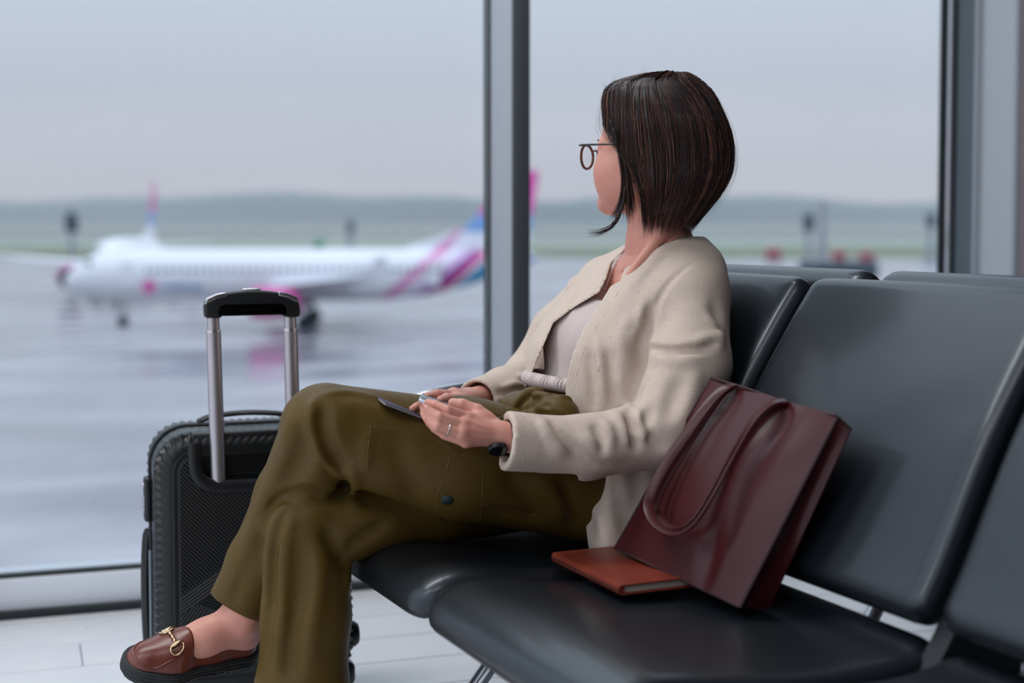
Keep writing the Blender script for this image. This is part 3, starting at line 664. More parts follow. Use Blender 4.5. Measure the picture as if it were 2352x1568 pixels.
bag = empty('tote_bag', (FBL+FBR)/2, 'burgundy leather tote bag leaning on the seat beside the woman', 'bag')
nrm = (FTR-FTL).cross(FBL-FTL).normalized()
if nrm.x > 0: nrm = -nrm
def panel(name, a, b, c, d, n1, n2, fn, m, th=0.0022, parent=bag):
    # a top-left, b top-right, c bottom-right, d bottom-left
    nn = (b-a).cross(d-a).normalized(); V = []
    for side in (0, 1):
        for i in range(n1):
            for j in range(n2):
                u = j/(n2-1); v = i/(n1-1)
                p = a*(1-u)*(1-v)+b*u*(1-v)+c*u*v+d*(1-u)*v
                V.append(p+nn*(fn(u, v)+th*side))
    F = []
    for s in range(2):
        o = s*n1*n2
        for i in range(n1-1):
            for j in range(n2-1):
                q = o+i*n2+j; f = [q, q+1, q+n2+1, q+n2]; F.append(f if s else f[::-1])
    N_ = n1*n2
    bd = [j for j in range(n2)]+[i*n2+n2-1 for i in range(1, n1)]+[(n1-1)*n2+j for j in range(n2-2, -1, -1)]+[i*n2 for i in range(n1-2, 0, -1)]
    for k in range(len(bd)):
        x, y = bd[k], bd[(k+1) % len(bd)]; F.append([x, y, y+N_, x+N_])
    o = mesh(name, [tuple(p) for p in V], F, m, None, True); o.data.set_sharp_from_angle(angle=1.0)
    return adopt(o, parent)
nn0 = (FTR-FTL).cross(FBL-FTL).normalized(); sg = 1 if nn0.dot(nrm) > 0 else -1
def fb(u, v):    # belly of the front panel: ridge towards the right seam, soft dents beside the strap and a fold at the bottom corner
    ur = 0.80+0.05*math.sin(PI*v); tent = (u/ur)**1.4 if u < ur else ((1-u)/(1-ur))**0.8
    b_ = 0.014*tent*(0.35+0.65*math.sin(PI*min(v, 1)*0.9+0.15))+0.014*math.sin(PI*u)*math.sin(PI*v)
    dent = -0.008*math.exp(-((u-0.66)/0.08)**2)*math.exp(-((v-0.14)/0.15)**2)-0.005*math.exp(-((u-0.22)/0.06)**2)*math.exp(-((v-0.10)/0.12)**2)
    fold = -0.008*math.exp(-((u-0.74+0.22*(1-v))/0.06)**2)*math.exp(-((v-0.84)/0.14)**2)
    return sg*(b_+dent+fold)
front = panel('front_panel', FTL, FTR, FBR, FBL, 44, 44, fb, M_burg)
panel('rear_panel', BTL, BTR, BBR, BBL, 14, 14, lambda u, v: -sg*0.010*math.sin(PI*u)*math.sin(PI*v), M_burg)
ng = (FTR-BTR).cross(FBR-FTR).normalized()
panel('side_gusset', FTR, BTR, BBR, FBR, 30, 16, lambda u, v: (0.010*math.sin(PI*u)*math.sin(PI*v**0.8)), M_burg)
panel('side_gusset', BTL, FTL, FBL, BBL, 20, 10, lambda u, v: -0.006*math.sin(PI*u)*math.sin(PI*v), M_burg)
panel('base_panel', FBL, FBR, BBR, BBL, 10, 10, lambda u, v: 0, M_burg)
def seam(a, b, r, n=24, sag=None):
    return [a.lerp(b, i/(n-1))+(sag(i/(n-1)) if sag else Vector((0, 0, 0))) for i in range(n)]
MB().tube(seam(FTR, FBR, 0.002), 0.0032, 8).tube(seam(FTL, FBL, 0.002), 0.0022, 8).tube(seam(FBL, FBR, 0.002), 0.0025, 8).build('seam', M_burg_e, bag)
MB().tube(seam(FTL, FTR, 0.002, 24, lambda t: nrm*0.006*math.sin(t*7)), 0.0020, 8).tube(seam(FTR, BTR, 0.002), 0.0020, 8).tube(seam(BTR, BTL, 0.002), 0.0020, 8).build('top_hem', M_burg_e, bag)
def on_bag(px, py, off):   # a point above the front panel
    d = ray(px, py); o = Vector((0, 0, CAMH)); t = (FTL+nrm*off-o).dot(nrm)/d.dot(nrm); return o+d*t
def strap(pts, offs, name, w_):
    pp = [on_bag(x, y, o_) for (x, y), o_ in zip(pts, offs)]
    sp_ = spline(pp, 70); mb = MB()
    V = []; n = 12
    T = np.gradient(sp_, axis=0); T /= np.linalg.norm(T, axis=1)[:, None]
    for i in range(len(sp_)):
        t = Vector(T[i]); nn = (nrm-t*nrm.dot(t)).normalized(); bb = t.cross(nn)
        fr = i/(len(sp_)-1); flat = 0.30+0.0*math.sin(PI*fr)
        tw = 0.9*math.sin(PI*fr)           # the band stands on edge at the bottom of the loop
        e1 = bb*math.cos(tw)+nn*math.sin(tw); e2 = nn*math.cos(tw)-bb*math.sin(tw)
        for k in range(n):
            a = 2*PI*k/n; ca, sa = math.cos(a), math.sin(a)
            ca = math.copysign(abs(ca)**0.5, ca); sa = math.copysign(abs(sa)**0.5, sa)
            V.append(Vector(sp_[i])+e1*(ca*w_)+e2*(sa*w_*flat))
    m_ = len(sp_)
    mb.add(V, [[i*n+k, i*n+(k+1) % n, (i+1)*n+(k+1) % n, (i+1)*n+k] for i in range(m_-1) for k in range(n)]+[list(range(n))[::-1], [(m_-1)*n+k for k in range(n)]])
    return mb.build(name, M_burg, bag)
strap([(1690, 884), (1668, 890), (1635, 918), (1585, 985), (1530, 1065), (1497, 1130), (1490, 1170), (1510, 1208), (1550, 1226), (1592, 1206), (1638, 1140), (1690, 1040), (1735, 965), (1775, 928), (1806, 922)],
      [0.004, 0.018, 0.028, 0.036, 0.042, 0.046, 0.048, 0.050, 0.050, 0.050, 0.046, 0.042, 0.036, 0.022, 0.004], 'strap', 0.0088)
strap([(1684, 886), (1664, 898), (1640, 925), (1598, 990), (1548, 1068), (1514, 1132), (1505, 1168), (1524, 1200), (1556, 1212), (1592, 1192), (1632, 1130), (1680, 1040), (1726, 966), (1768, 930), (1800, 925)],
      [0.004, 0.010, 0.014, 0.018, 0.022, 0.024, 0.026, 0.028, 0.028, 0.028, 0.026, 0.022, 0.018, 0.012, 0.004], 'strap', 0.0080)
# stitched tab under the strap
tb = [on_bag(1652, 928, 0.0), on_bag(1659, 931, 0.0), on_bag(1634, 952, 0.0), on_bag(1627, 948, 0.0)]
tb = [p+nrm*0.0075 for p in tb]
MB().tube(tb, 0.0008, 6, closed=True).build('stitched_tab', M_burg_e, bag)

M_tan = mat('tan_leather_cover', lin(118, 48, 34), 0.42, bump=('noise', 200, 0.08, 0.0005), var=(14, lin(132, 56, 40), 4), spec=0.4)
M_paper = mat('cream_paper', lin(190, 178, 164), 0.8)
M_elastic = mat('black_elastic', lin(24, 20, 20), 0.7)
book = empty('notebook', (1.11, 1.97, 0.43), 'tan leather notebook lying on the seat, half under the burgundy bag', 'notebook')
c1, c2, c3 = PZ(1272, 1290, 0.4395), PZ(1428, 1368, 0.4385), PZ(1612, 1380, 0.438)
ex_ = (c2-c1); ey = (c3-c2); ey = (ey-ex_*ey.dot(ex_)/ex_.length_squared).normalized()*0.138; ez = ex_.cross(ey).normalized()
if ez.z < 0: ez = -ez
R3 = Matrix((ex_.normalized(), ey.normalized(), ez)).transposed()
L1 = ex_.length
cen = c1+ex_*0.5+ey*0.5
MB().box(cen+ez*0.0085, (L1-0.008, 0.130, 0.0105), R3, 0.001).build('pages', M_paper, book)
def cover(z, th):
    return MB().box(cen+ez*z, (L1, 0.138, th), R3, 0.0014)
cover(0.0155, 0.003).build('cover', M_tan, book); cover(0.0015, 0.003).build('cover', M_tan, book)
sp_ = []
MB().tube([c1+ez*0.0085+ex_*0.004, c2+ez*0.0085-ex_*0.004], 0.0082, 16, flat=0.6, up=R3@Vector((0, 1, 0))).build('spine', M_tan, book)
MB().tube([c1+ez*0.0085+ex_*0.006-ey.normalized()*0.0050, c2+ez*0.0085-ex_*0.006-ey.normalized()*0.0050], 0.0008, 6).build('elastic_band', M_elastic, book)

# ------------------------------------------------------------------ signed distance modelling kit (numpy)
def nets(d, lo, h):
    """surface nets: signed distance grid -> quad mesh"""
    sgn = d < 0; nx, ny, nz_ = d.shape
    cs = [sgn[i:nx-1+i, j:ny-1+j, k:nz_-1+k] for i in (0, 1) for j in (0, 1) for k in (0, 1)]
    s_ = sum(c.astype(np.int8) for c in cs); act = (s_ > 0) & (s_ < 8)
    I = np.argwhere(act); idx = -np.ones(act.shape, np.int32); idx[act] = np.arange(len(I))
    acc = np.zeros((len(I), 3)); cnt = np.zeros(len(I))
    cor = [(i, j, k) for i in (0, 1) for j in (0, 1) for k in (0, 1)]
    val = {c: d[I[:, 0]+c[0], I[:, 1]+c[1], I[:, 2]+c[2]] for c in cor}
    for a in cor:
        for ax in range(3):
            if a[ax] == 0:
                b = list(a); b[ax] = 1; b = tuple(b); va, vb = val[a], val[b]; m = (va < 0) != (vb < 0)
                t = np.where(m, va/np.where(m, va-vb, 1), 0)
                for q in range(3): acc[:, q] += m*(a[q]+(t if q == ax else 0))
                cnt += m
    V = (I+acc/cnt[:, None])*h+np.array(lo)
    F = []
    for ax in range(3):
        u, v = [(1, 2), (2, 0), (0, 1)][ax]
        sl = [slice(None)]*3; sl2 = [slice(None)]*3; sl[ax] = slice(0, -1); sl2[ax] = slice(1, None)
        e = sgn[tuple(sl)] != sgn[tuple(sl2)]; E = np.argwhere(e)
        ok = (E[:, u] > 0) & (E[:, v] > 0) & (E[:, u] < d.shape[u]-1) & (E[:, v] < d.shape[v]-1); E = E[ok]
        def at(du, dv):
            q = E.copy(); q[:, u] -= du; q[:, v] -= dv; return idx[q[:, 0], q[:, 1], q[:, 2]]
        f = np.stack([at(0, 0), at(1, 0), at(1, 1), at(0, 1)], 1)
        inn = sgn[E[:, 0], E[:, 1], E[:, 2]]
        f = np.where(inn[:, None], f, f[:, ::-1]); F.append(f)
    F = np.concatenate(F); F = F[(F >= 0).all(1)]
    us = np.unique(F); mp_ = np.zeros(len(V), np.int64); mp_[us] = np.arange(len(us))
    return V[us], mp_[F]
def smin(a, b, k):
    if k <= 0: return np.minimum(a, b)
    hh = np.clip(0.5+0.5*(b-a)/k, 0, 1); return b*(1-hh)+a*hh-k*hh*(1-hh)
class SDF:
    def __init__(s, lo, hi, h, M=None):
        s.lo = np.array(lo, float); s.h = h; s.n = np.ceil((np.array(hi)-s.lo)/h).astype(int)+1
        s.d = np.full(s.n, 0.3, np.float32); s.ax = [s.lo[i]+h*np.arange(s.n[i], dtype=np.float32) for i in range(3)]
    def like(s):
        o = SDF.__new__(SDF); o.lo = s.lo; o.h = s.h; o.n = s.n; o.ax = s.ax; o.d = np.full(s.n, 0.3, np.float32); return o
    def sub(s, lo, hi):
        a = np.clip(np.floor((np.array(lo)-s.lo)/s.h).astype(int), 0, s.n); b = np.clip(np.ceil((np.array(hi)-s.lo)/s.h).astype(int)+1, 0, s.n)
        sl = tuple(slice(a[i], b[i]) for i in range(3))
        if any(b <= a): return None, None
        X = s.ax[0][sl[0]][:, None, None]; Y = s.ax[1][sl[1]][None, :, None]; Z = s.ax[2][sl[2]][None, None, :]
        return sl, (X, Y, Z)
    def put(s, sl, v, k, op):
        if op == 'add': s.d[sl] = smin(s.d[sl], v, k)
        elif op == 'cut': s.d[sl] = -smin(-s.d[sl], v, k)
    def cap(s, a, b, ra, rb=None, k=0.02, op='add', sq=None):
        a = np.array(tuple(a), float); b = np.array(tuple(b), float); rb = ra if rb is None else rb; m = max(ra, rb)+0.04+k
        sl, G = s.sub(np.minimum(a, b)-m, np.maximum(a, b)+m)
        if sl is None: return s
        ba = b-a; L2 = max(float(ba@ba), 1e-12)
        px, py, pz = G[0]-a[0], G[1]-a[1], G[2]-a[2]
        t = np.clip((px*ba[0]+py*ba[1]+pz*ba[2])/L2, 0, 1)
        qx, qy, qz = px-t*ba[0], py-t*ba[1], pz-t*ba[2]
        if sq is not None:       # squash: (direction, factor) makes the section flatter along that direction
            n_, f = np.array(tuple(sq[0]), float), sq[1]; n_ /= np.linalg.norm(n_); c = (qx*n_[0]+qy*n_[1]+qz*n_[2])*(1/f-1)
            qx, qy, qz = qx+c*n_[0], qy+c*n_[1], qz+c*n_[2]
            v = (np.sqrt(qx*qx+qy*qy+qz*qz)-(ra+(rb-ra)*t))*(0.5+0.5*f)
        else: v = np.sqrt(qx*qx+qy*qy+qz*qz)-(ra+(rb-ra)*t)
        s.put(sl, v.astype(np.float32), k, op); return s
    def chain(s, P_, R_, k=0.02, op='add', sq=None):
        for i in range(len(P_)-1): s.cap(P_[i], P_[i+1], R_[i], R_[i+1], k if i == 0 else max(k, 0.012), op, sq)
        return s
    def curve(s, P_, r, k=0.006, n=16, op='add', r2=None):
        q = spline(P_, n)
        for i in range(n-1):
            f = i/(n-1); f2 = (i+1)/(n-1); ra = r if r2 is None else r*(1-f)+r2*f; rb = r if r2 is None else r*(1-f2)+r2*f2
            s.cap(q[i], q[i+1], ra, rb, k, op)
        return s
    def ell(s, c, r, R=None, k=0.02, op='add'):
        c = np.array(tuple(c), float); r = np.array(r, float); m = r.max()+0.03+k
        sl, G = s.sub(c-m, c+m)
        if sl is None: return s
        p = [G[i]-c[i] for i in range(3)]
        if R is not None: p = [sum(float(R[j][i])*p[j] for j in range(3)) for i in range(3)]     # R columns = local axes
        k0 = np.sqrt(sum((p[i]/r[i])**2 for i in range(3)))+1e-6; k1 = np.sqrt(sum((p[i]/(r[i]**2))**2 for i in range(3)))+1e-6
        s.put(sl, (k0*(k0-1)/k1).astype(np.float32), k, op); return s
    def loft(s, z, cx, cy, a, b, k=0.02, p=2.0, op='add', capk=0.02, rot=0.0):
        z = np.array(z, float); order = np.argsort(z); z = z[order]
        arr = [np.array(q, float)[order] for q in (cx, cy, a, b)]
        sl, G = s.sub((min(arr[0]-arr[2])-0.08, min(arr[1]-arr[3])-0.08, z[0]-0.05), (max(arr[0]+arr[2])+0.08, max(arr[1]+arr[3])+0.08, z[-1]+0.05))
        Zf = np.linspace(z[0], z[-1], 120)
        sp = [spline(np.stack([z, q, q*0], 1), 400) for q in arr]
        CXz, CYz, Az, Bz = [np.interp(G[2], q[:, 0], q[:, 1]) for q in sp]
        X, Y = G[0]-CXz, G[1]-CYz
        if rot: X, Y = X*math.cos(rot)+Y*math.sin(rot), -X*math.sin(rot)+Y*math.cos(rot)
        if p == 2.0:
            k0 = np.sqrt((X/Az)**2+(Y/Bz)**2)+1e-6; k1 = np.sqrt((X/Az**2)**2+(Y/Bz**2)**2)+1e-6; v = k0*(k0-1)/k1
        else:
            k0 = (np.abs(X/Az)**p+np.abs(Y/Bz)**p)**(1/p); v = (k0-1)*np.minimum(Az, Bz)
        dz = np.maximum(z[0]-G[2], G[2]-z[-1])+0*v
        v = -smin(-v, -dz, capk)
        s.put(sl, v.astype(np.float32), k, op); return s
    def normal(s, p):
        g = np.round((np.array(p)-s.lo)/s.h).astype(int); d = s.d; i, j, k = g
        n = np.array([d[i+2, j, k]-d[i-2, j, k], d[i, j+2, k]-d[i, j-2, k], d[i, j, k+2]-d[i, j, k-2]], float); return n/np.linalg.norm(n)
    def hit(s, px, py, skip=0.0):
        o = np.array([0, 0, CAMH]); d_ = np.array(tuple(ray(px, py))); tt = np.arange(1.2+skip, 3.6, s.h*0.5)
        p = o+tt[:, None]*d_; g = (p-s.lo)/s.h; i0 = np.floor(g).astype(int); ok = ((i0 >= 0) & (i0 < s.n-1)).all(1)
        i0 = np.clip(i0, 0, s.n-2); f = np.clip(g-i0, 0, 1); v = 0
        for i in (0, 1):
            for j in (0, 1):
                for k in (0, 1):
                    v = v+s.d[i0[:, 0]+i, i0[:, 1]+j, i0[:, 2]+k]*np.abs(1-i-f[:, 0])*np.abs(1-j-f[:, 1])*np.abs(1-k-f[:, 2])
        v = np.where(ok, v, 1); w_ = np.nonzero(v < 0)[0]
        return p[w_[0]] if len(w_) else None
    def surf(s, pts, n=24, off=0.0):
        q = spline([(x, y, 0) for x, y in pts], n); o = []
        for x, y, _ in q:
            h_ = s.hit(x, y)
            if h_ is not None and (not o or np.linalg.norm(h_-o[-1]) < 0.07): o.append(h_-off*np.array(tuple(ray(x, y))))
        return o
    def stroke(s, pts, amp, w_, n=22, taper=True):
        o = s.surf(pts, n)
        if len(o) < 2: return s
        o = np.array(o); lo, hi = o.min(0)-3*w_, o.max(0)+3*w_; sl, G = s.sub(lo, hi)
        if sl is None: return s
        Gm = np.zeros(s.d[sl].shape, np.float32)
        m = len(o)
        for i in range(m-1):
            a, b = o[i], o[i+1]; sl2, g = s.sub(np.minimum(a, b)-2.6*w_, np.maximum(a, b)+2.6*w_)
            if sl2 is None: continue
            ba = b-a; L2 = max(float(ba@ba), 1e-12); p = [g[q]-a[q] for q in range(3)]
            t = np.clip((p[0]*ba[0]+p[1]*ba[1]+p[2]*ba[2])/L2, 0, 1)
            dd = (p[0]-t*ba[0])**2+(p[1]-t*ba[1])**2+(p[2]-t*ba[2])**2
            u = (i+t)/(m-1); tp = np.clip(np.sin(PI*np.clip(u, 0.02, 0.98))*1.6, 0, 1) if taper else 1
            r_ = tuple(slice(sl2[q].start-sl[q].start, sl2[q].stop-sl[q].start) for q in range(3))
            Gm[r_] = np.maximum(Gm[r_], (np.exp(-dd/(w_*w_))*tp).astype(np.float32))
        s.d[sl] -= amp*Gm; return s
    def polycut(s, poly, front=None):
        """remove what projects inside a closed outline and lies in front of a surface"""
        X, Y, Z = np.meshgrid(*s.ax, indexing='ij')
        fx = X*math.sin(TH)+Y*math.cos(TH); rx = X*math.cos(TH)-Y*math.sin(TH); vz = Z-CAMH
        dep = fx*math.cos(PT)-vz*math.sin(PT); up = fx*math.sin(PT)+vz*math.cos(PT)
        U = CX+FPX*rx/dep; V = PPY-FPX*up/dep
        poly = np.array(poly, float)
        m = (U > poly[:, 0].min()-20) & (U < poly[:, 0].max()+20) & (V > poly[:, 1].min()-20) & (V < poly[:, 1].max()+20)
        if front is not None: m &= front(X, Y, Z)
        u, v = U[m], V[m]; dmin = np.full(u.shape, 1e9); ins = np.zeros(u.shape, bool)
        for i in range(len(poly)):
            a, b = poly[i], poly[(i+1) % len(poly)]; e = b-a
            t = np.clip(((u-a[0])*e[0]+(v-a[1])*e[1])/(e@e), 0, 1); dmin = np.minimum(dmin, np.hypot(u-a[0]-t*e[0], v-a[1]-t*e[1]))
            c = ((a[1] > v) != (b[1] > v)) & (u < (b[0]-a[0])*(v-a[1])/(b[1]-a[1]+1e-9)+a[0]); ins ^= c
        sd = np.where(ins, -dmin, dmin)*dep[m]/FPX
        s.d[m] = np.maximum(s.d[m], (-sd).astype(np.float32)); return s
    def shell(s, th): s.d = np.maximum(s.d, -(s.d+th)); return s
    def data(s): return nets(s.d, s.lo, s.h)
    def build(s, name, m, parent, relax=1):
        V, F = s.data(); V = relaxed(V, F, relax)
        o = mesh(name, V, F, m, None, True)
        if parent: adopt(o, parent)
        return o
def relaxed(V, F, it):
    for _ in range(it):
        acc = np.zeros_like(V); cnt = np.zeros(len(V))
        for i in range(4):
            np.add.at(acc, F[:, i], V[F[:, (i+1) % 4]]); np.add.at(cnt, F[:, i], 1); np.add.at(acc, F[:, i], V[F[:, (i-1) % 4]]); np.add.at(cnt, F[:, i], 1)
        V = 0.5*V+0.5*acc/np.maximum(cnt, 1)[:, None]
    return V

# ------------------------------------------------------------------ the woman
def fabric_fn(scale, strength, c1, c2, sx=1.0, slub=0.0):
    def fn(nt, b, tc):
        N = nt.nodes; L = nt.links
        out_h = []
        for sc_ in ((scale, scale*0.06, scale*0.06), (scale*0.06, scale*0.06, scale)):
            mp = N.new('ShaderNodeMapping'); mp.inputs['Scale'].default_value = sc_; L.new(tc.outputs['Object'], mp.inputs[0])
            n = N.new('ShaderNodeTexNoise'); n.inputs['Scale'].default_value = 1.0; n.inputs['Detail'].default_value = 3; L.new(mp.outputs[0], n.inputs['Vector']); out_h.append(n.outputs[0])
        a = N.new('ShaderNodeMath'); a.operation = 'ADD'; L.new(out_h[0], a.inputs[0]); L.new(out_h[1], a.inputs[1])
        mr = N.new('ShaderNodeMapRange'); mr.inputs[1].default_value = 0.8; mr.inputs[2].default_value = 1.2; L.new(a.outputs[0], mr.inputs[0])
        cr = N.new('ShaderNodeValToRGB'); cr.color_ramp.elements[0].color = c1; cr.color_ramp.elements[1].color = c2; L.new(mr.outputs[0], cr.inputs[0]); L.new(cr.outputs[0], b.inputs['Base Color'])
        bp = N.new('ShaderNodeBump'); bp.inputs['Strength'].default_value = strength; bp.inputs['Distance'].default_value = 0.0008
        L.new(mr.outputs[0], bp.inputs['Height']); L.new(bp.outputs[0], b.inputs['Normal'])
    return fn
M_linen = mat('beige_linen', lin(205, 190, 172), 0.85, sheen=0.15, spec=0.2, fn=fabric_fn(1100, 0.25, lin(203, 187, 173), lin(213, 198, 184)))
M_olive = mat('olive_twill', lin(84, 72, 40), 0.48, spec=0.22, fn=fabric_fn(1500, 0.08, lin(84, 66, 26), lin(92, 73, 30)))
def rib_fn(nt, b, tc):
    N = nt.nodes; L = nt.links
    def m(op, a, b_=None, c=None):
        n = N.new('ShaderNodeMath'); n.operation = op
        for i, q in enumerate((a, b_, c)):
            if q is None: continue
            if hasattr(q, 'links'): L.new(q, n.inputs[i])
            else: n.inputs[i].default_value = q
        return n.outputs[0]
    sp = N.new('ShaderNodeSeparateXYZ'); L.new(tc.outputs['Object'], sp.inputs[0])
    cx = m('MULTIPLY_ADD', sp.outputs['Z'], 0.42, 0.005)
    an = m('ARCTAN2', sp.outputs['Y'], m('SUBTRACT', cx, sp.outputs['X']))
    h = m('SINE', m('MULTIPLY', an, 150.0))
    bp = N.new('ShaderNodeBump'); bp.inputs['Strength'].default_value = 0.75; bp.inputs['Distance'].default_value = 0.0016; L.new(h, bp.inputs['Height']); L.new(bp.outputs[0], b.inputs['Normal'])
M_knit = mat('pale_ribbed_knit', lin(216, 202, 198), 0.9, sheen=0.2, spec=0.15, fn=rib_fn)
def skin_fn(nt, b, tc):
    N = nt.nodes; L = nt.links
    n = N.new('ShaderNodeTexNoise'); n.inputs['Scale'].default_value = 18; n.inputs['Detail'].default_value = 4; L.new(tc.outputs['Object'], n.inputs['Vector'])
    cr = N.new('ShaderNodeValToRGB'); cr.color_ramp.elements[0].position = 0.3; cr.color_ramp.elements[1].position = 0.7
    cr.color_ramp.elements[0].color = lin(206, 142, 126); cr.color_ramp.elements[1].color = lin(222, 162, 144); L.new(n.outputs[0], cr.inputs[0]); L.new(cr.outputs[0], b.inputs['Base Color'])
M_skin = mat('skin', lin(214, 150, 132), 0.45, spec=0.4, sss=0.12, fn=skin_fn)
M_button = mat('dark_green_snap', lin(34, 48, 50), 0.4)
M_thread = mat('gold_green_thread', lin(112, 96, 56), 0.7)
M_threadb = mat('linen_seam', lin(176, 160, 142), 0.85)

woman = empty('person', (1.22, 2.34, 0.44), 'seated woman in beige linen jacket, olive trousers and glasses, legs crossed, turned to the window', 'person')

# ---- trousers
Lh, Rh = np.array([1.205, 2.262, 0.545]), np.array([1.215, 2.425, 0.54])
Lk, Rk = np.array(P(748, 985, 2.315)), np.array(P(696, 1212, 2.385))
La, Ra = np.array(P(552, 1392, 2.515)), np.array(P(690, 1568, 2.36))
Rb = np.array([Ra[0]-0.015, Ra[1], 0.10])
pants = SDF((0.40, 2.06, 0.03), (1.44, 2.66, 0.84), 0.0042)
pants.ell((1.235, 2.34, 0.545), (0.135, 0.185, 0.115), k=0.0)
pants.ell((1.225, 2.35, 0.63), (0.105, 0.150, 0.10), k=0.05)
pants.loft([0.60, 0.66, 0.705], [1.225, 1.235, 1.25], [2.345, 2.345, 2.345], [0.108, 0.100, 0.098], [0.148, 0.140, 0.138], k=0.03, capk=0.01)
mL = Lh*0.5+Lk*0.5+np.array([0, 0, -0.006])
pants.chain([Lh, mL, Lk], [0.112, 0.103, 0.078], 0.03, sq=((0, 1, 0), 0.92))
mR = Rh*0.5+Rk*0.5
rg = pants.like()        # the lower, standing leg
rg.chain([Rh, mR, Rk], [0.105, 0.090, 0.071], 0.02)
low = pants.like()
sR = [Rk, Rk*0.6+Rb*0.4+np.array([0.012, -0.004, 0]), Rk*0.25+Rb*0.75+np.array([0.012, 0, 0]), Rb+np.array([0, 0, 0.02])]
low.chain(sR, [0.071, 0.075, 0.079, 0.078], 0.02)
rg.d = smin(rg.d, low.d, 0.014)
rg.cap(P(790, 1120, 2.40), P(850, 1150, 2.42), 0.040, 0.040, 0.015)
upl = pants.like()
sL = [Lk, Lk*0.62+La*0.38+np.array([0.006, 0.030, 0]), Lk*0.25+La*0.75+np.array([0, 0.012, 0]), La+(La-Lk)*0.02]
upl.chain(sL, [0.074, 0.060, 0.055, 0.060], 0.02)
pants.d = smin(pants.d, upl.d, 0.010)
pel = pants.like(); pel.ell((1.235, 2.34, 0.545), (0.20, 0.25, 0.18), k=0)
wgt = np.clip(1-pel.d/0.10, 0, 1); kk_ = 0.003+0.03*wgt
hh_ = np.clip(0.5+0.5*(rg.d-pants.d)/kk_, 0, 1); pants.d = (rg.d*(1-hh_)+pants.d*hh_-kk_*hh_*(1-hh_)).astype(np.float32)
# folds of the trousers
for pts, a, w_ in [
    ([(607, 1290), (606, 1225), (620, 1172), (655, 1136), (710, 1122), (770, 1132)], -0.009, 0.0062),
    ([(622, 1260), (628, 1205), (660, 1160), (710, 1145)], 0.006, 0.010),
    ([(716, 912), (712, 965), (724, 1020), (748, 1062), (790, 1105)], 0.013, 0.011),
    ([(742, 930), (744, 985), (762, 1040), (800, 1090)], -0.012, 0.012),
    ([(735, 1062), (762, 1098), (790, 1112)], -0.016, 0.007),
    ([(790, 1092), (800, 1120), (782, 1140)], -0.014, 0.009),
    ([(800, 1070), (815, 1105), (805, 1145), (830, 1180)], 0.010, 0.010),
    ([(690, 925), (668, 990), (630, 1090), (590, 1190), (552, 1290)], 0.007, 0.016),
    ([(705, 1000), (690, 1060), (655, 1120)], -0.010, 0.018),
    ([(640, 1120), (600, 1230), (560, 1330), (530, 1395)], -0.007, 0.012),
    ([(600, 1210), (575, 1300), (552, 1380)], 0.006, 0.010),
    ([(640, 1165), (622, 1240), (612, 1350), (608, 1470)], 0.008, 0.009),
    ([(672, 1170), (655, 1260), (650, 1340), (648, 1420), (632, 1568)], 0.010, 0.010),
    ([(628, 1230), (628, 1330), (628, 1420)], -0.009, 0.010),
    ([(690, 1230), (690, 1350), (670, 1480), (668, 1560)], -0.008, 0.018),
    ([(735, 1250), (732, 1340), (715, 1450), (705, 1560)], 0.006, 0.016),
    ([(745, 1215), (775, 1260), (800, 1300)], -0.010, 0.014),
    ([(770, 1245), (792, 1290), (796, 1360)], 0.009, 0.014),
    ([(700, 1180), (760, 1165), (850, 1180), (930, 1210)], 0.006, 0.020),
    ([(900, 1190), (840, 1230), (790, 1262)], -0.006, 0.014),
    ([(745, 1140), (700, 1135), (650, 1150)], -0.008, 0.010),
    ([(850, 985), (842, 1040), (840, 1080)], 0.003, 0.010),
    ([(900, 1000), (930, 1080), (960, 1160)], -0.004, 0.022),
    ([(1160, 1080), (1200, 1140), (1240, 1200)], -0.005, 0.016),
    ([(1230, 1090), (1275, 1140), (1300, 1200)], 0.006, 0.014),
    ([(1110, 1165), (1180, 1180), (1240, 1188)], -0.004, 0.010),
    ([(1290, 1100), (1310, 1160), (1318, 1215)], -0.006, 0.012),
    ([(780, 925), (850, 940), (930, 965)], 0.003, 0.014),
    ([(730, 905), (800, 902), (880, 918)], 0.003, 0.008)]:
    pants.stroke(pts, a*(1.45 if abs(a) < 0.0125 else 0.8), w_)
# openings of the hems
axL = (La-Lk)/np.linalg.norm(La-Lk)
pants.cap(La-axL*0.03, La+axL*0.14, 0.036, 0.052, 0.002, 'cut'); 
sl_, G_ = pants.sub(La-0.15, La+0.15)
hn = np.array([-0.50, 0.06, -0.86]); hn = hn/np.linalg.norm(hn)
hp = np.array(P(545, 1398, 2.50))
hd_ = (G_[0]-hp[0])*hn[0]+(G_[1]-hp[1])*hn[1]+(G_[2]-hp[2])*hn[2]
near_r = low.d[sl_]
pants.d[sl_] = np.where(near_r > 0.006, np.maximum(pants.d[sl_], hd_.astype(np.float32)), pants.d[sl_])
pants.cap(Rb-np.array([0, 0, 0.06]), Rb+np.array([0, 0, 0.02]), 0.060, 0.050, 0.002, 'cut')
sl_, G_ = pants.sub((0.4, 2.06, 0.02), (1.2, 2.66, 0.14)); pants.d[sl_] = np.maximum(pants.d[sl_], (0.062-G_[2]).astype(np.float32)+0*G_[0])
# thighs rest on the seat cushion
sl_, G_ = pants.sub((0.86, 2.06, 0.40), (1.44, 2.66, 0.50)); pants.d[sl_] = np.maximum(pants.d[sl_], (0.437-0.03*np.clip((G_[0]-1.0)/0.3, 0, 1)+0.0-G_[2]+0*G_[1]).astype(np.float32))
trousers = pants.build('trousers', M_olive, woman, 1)

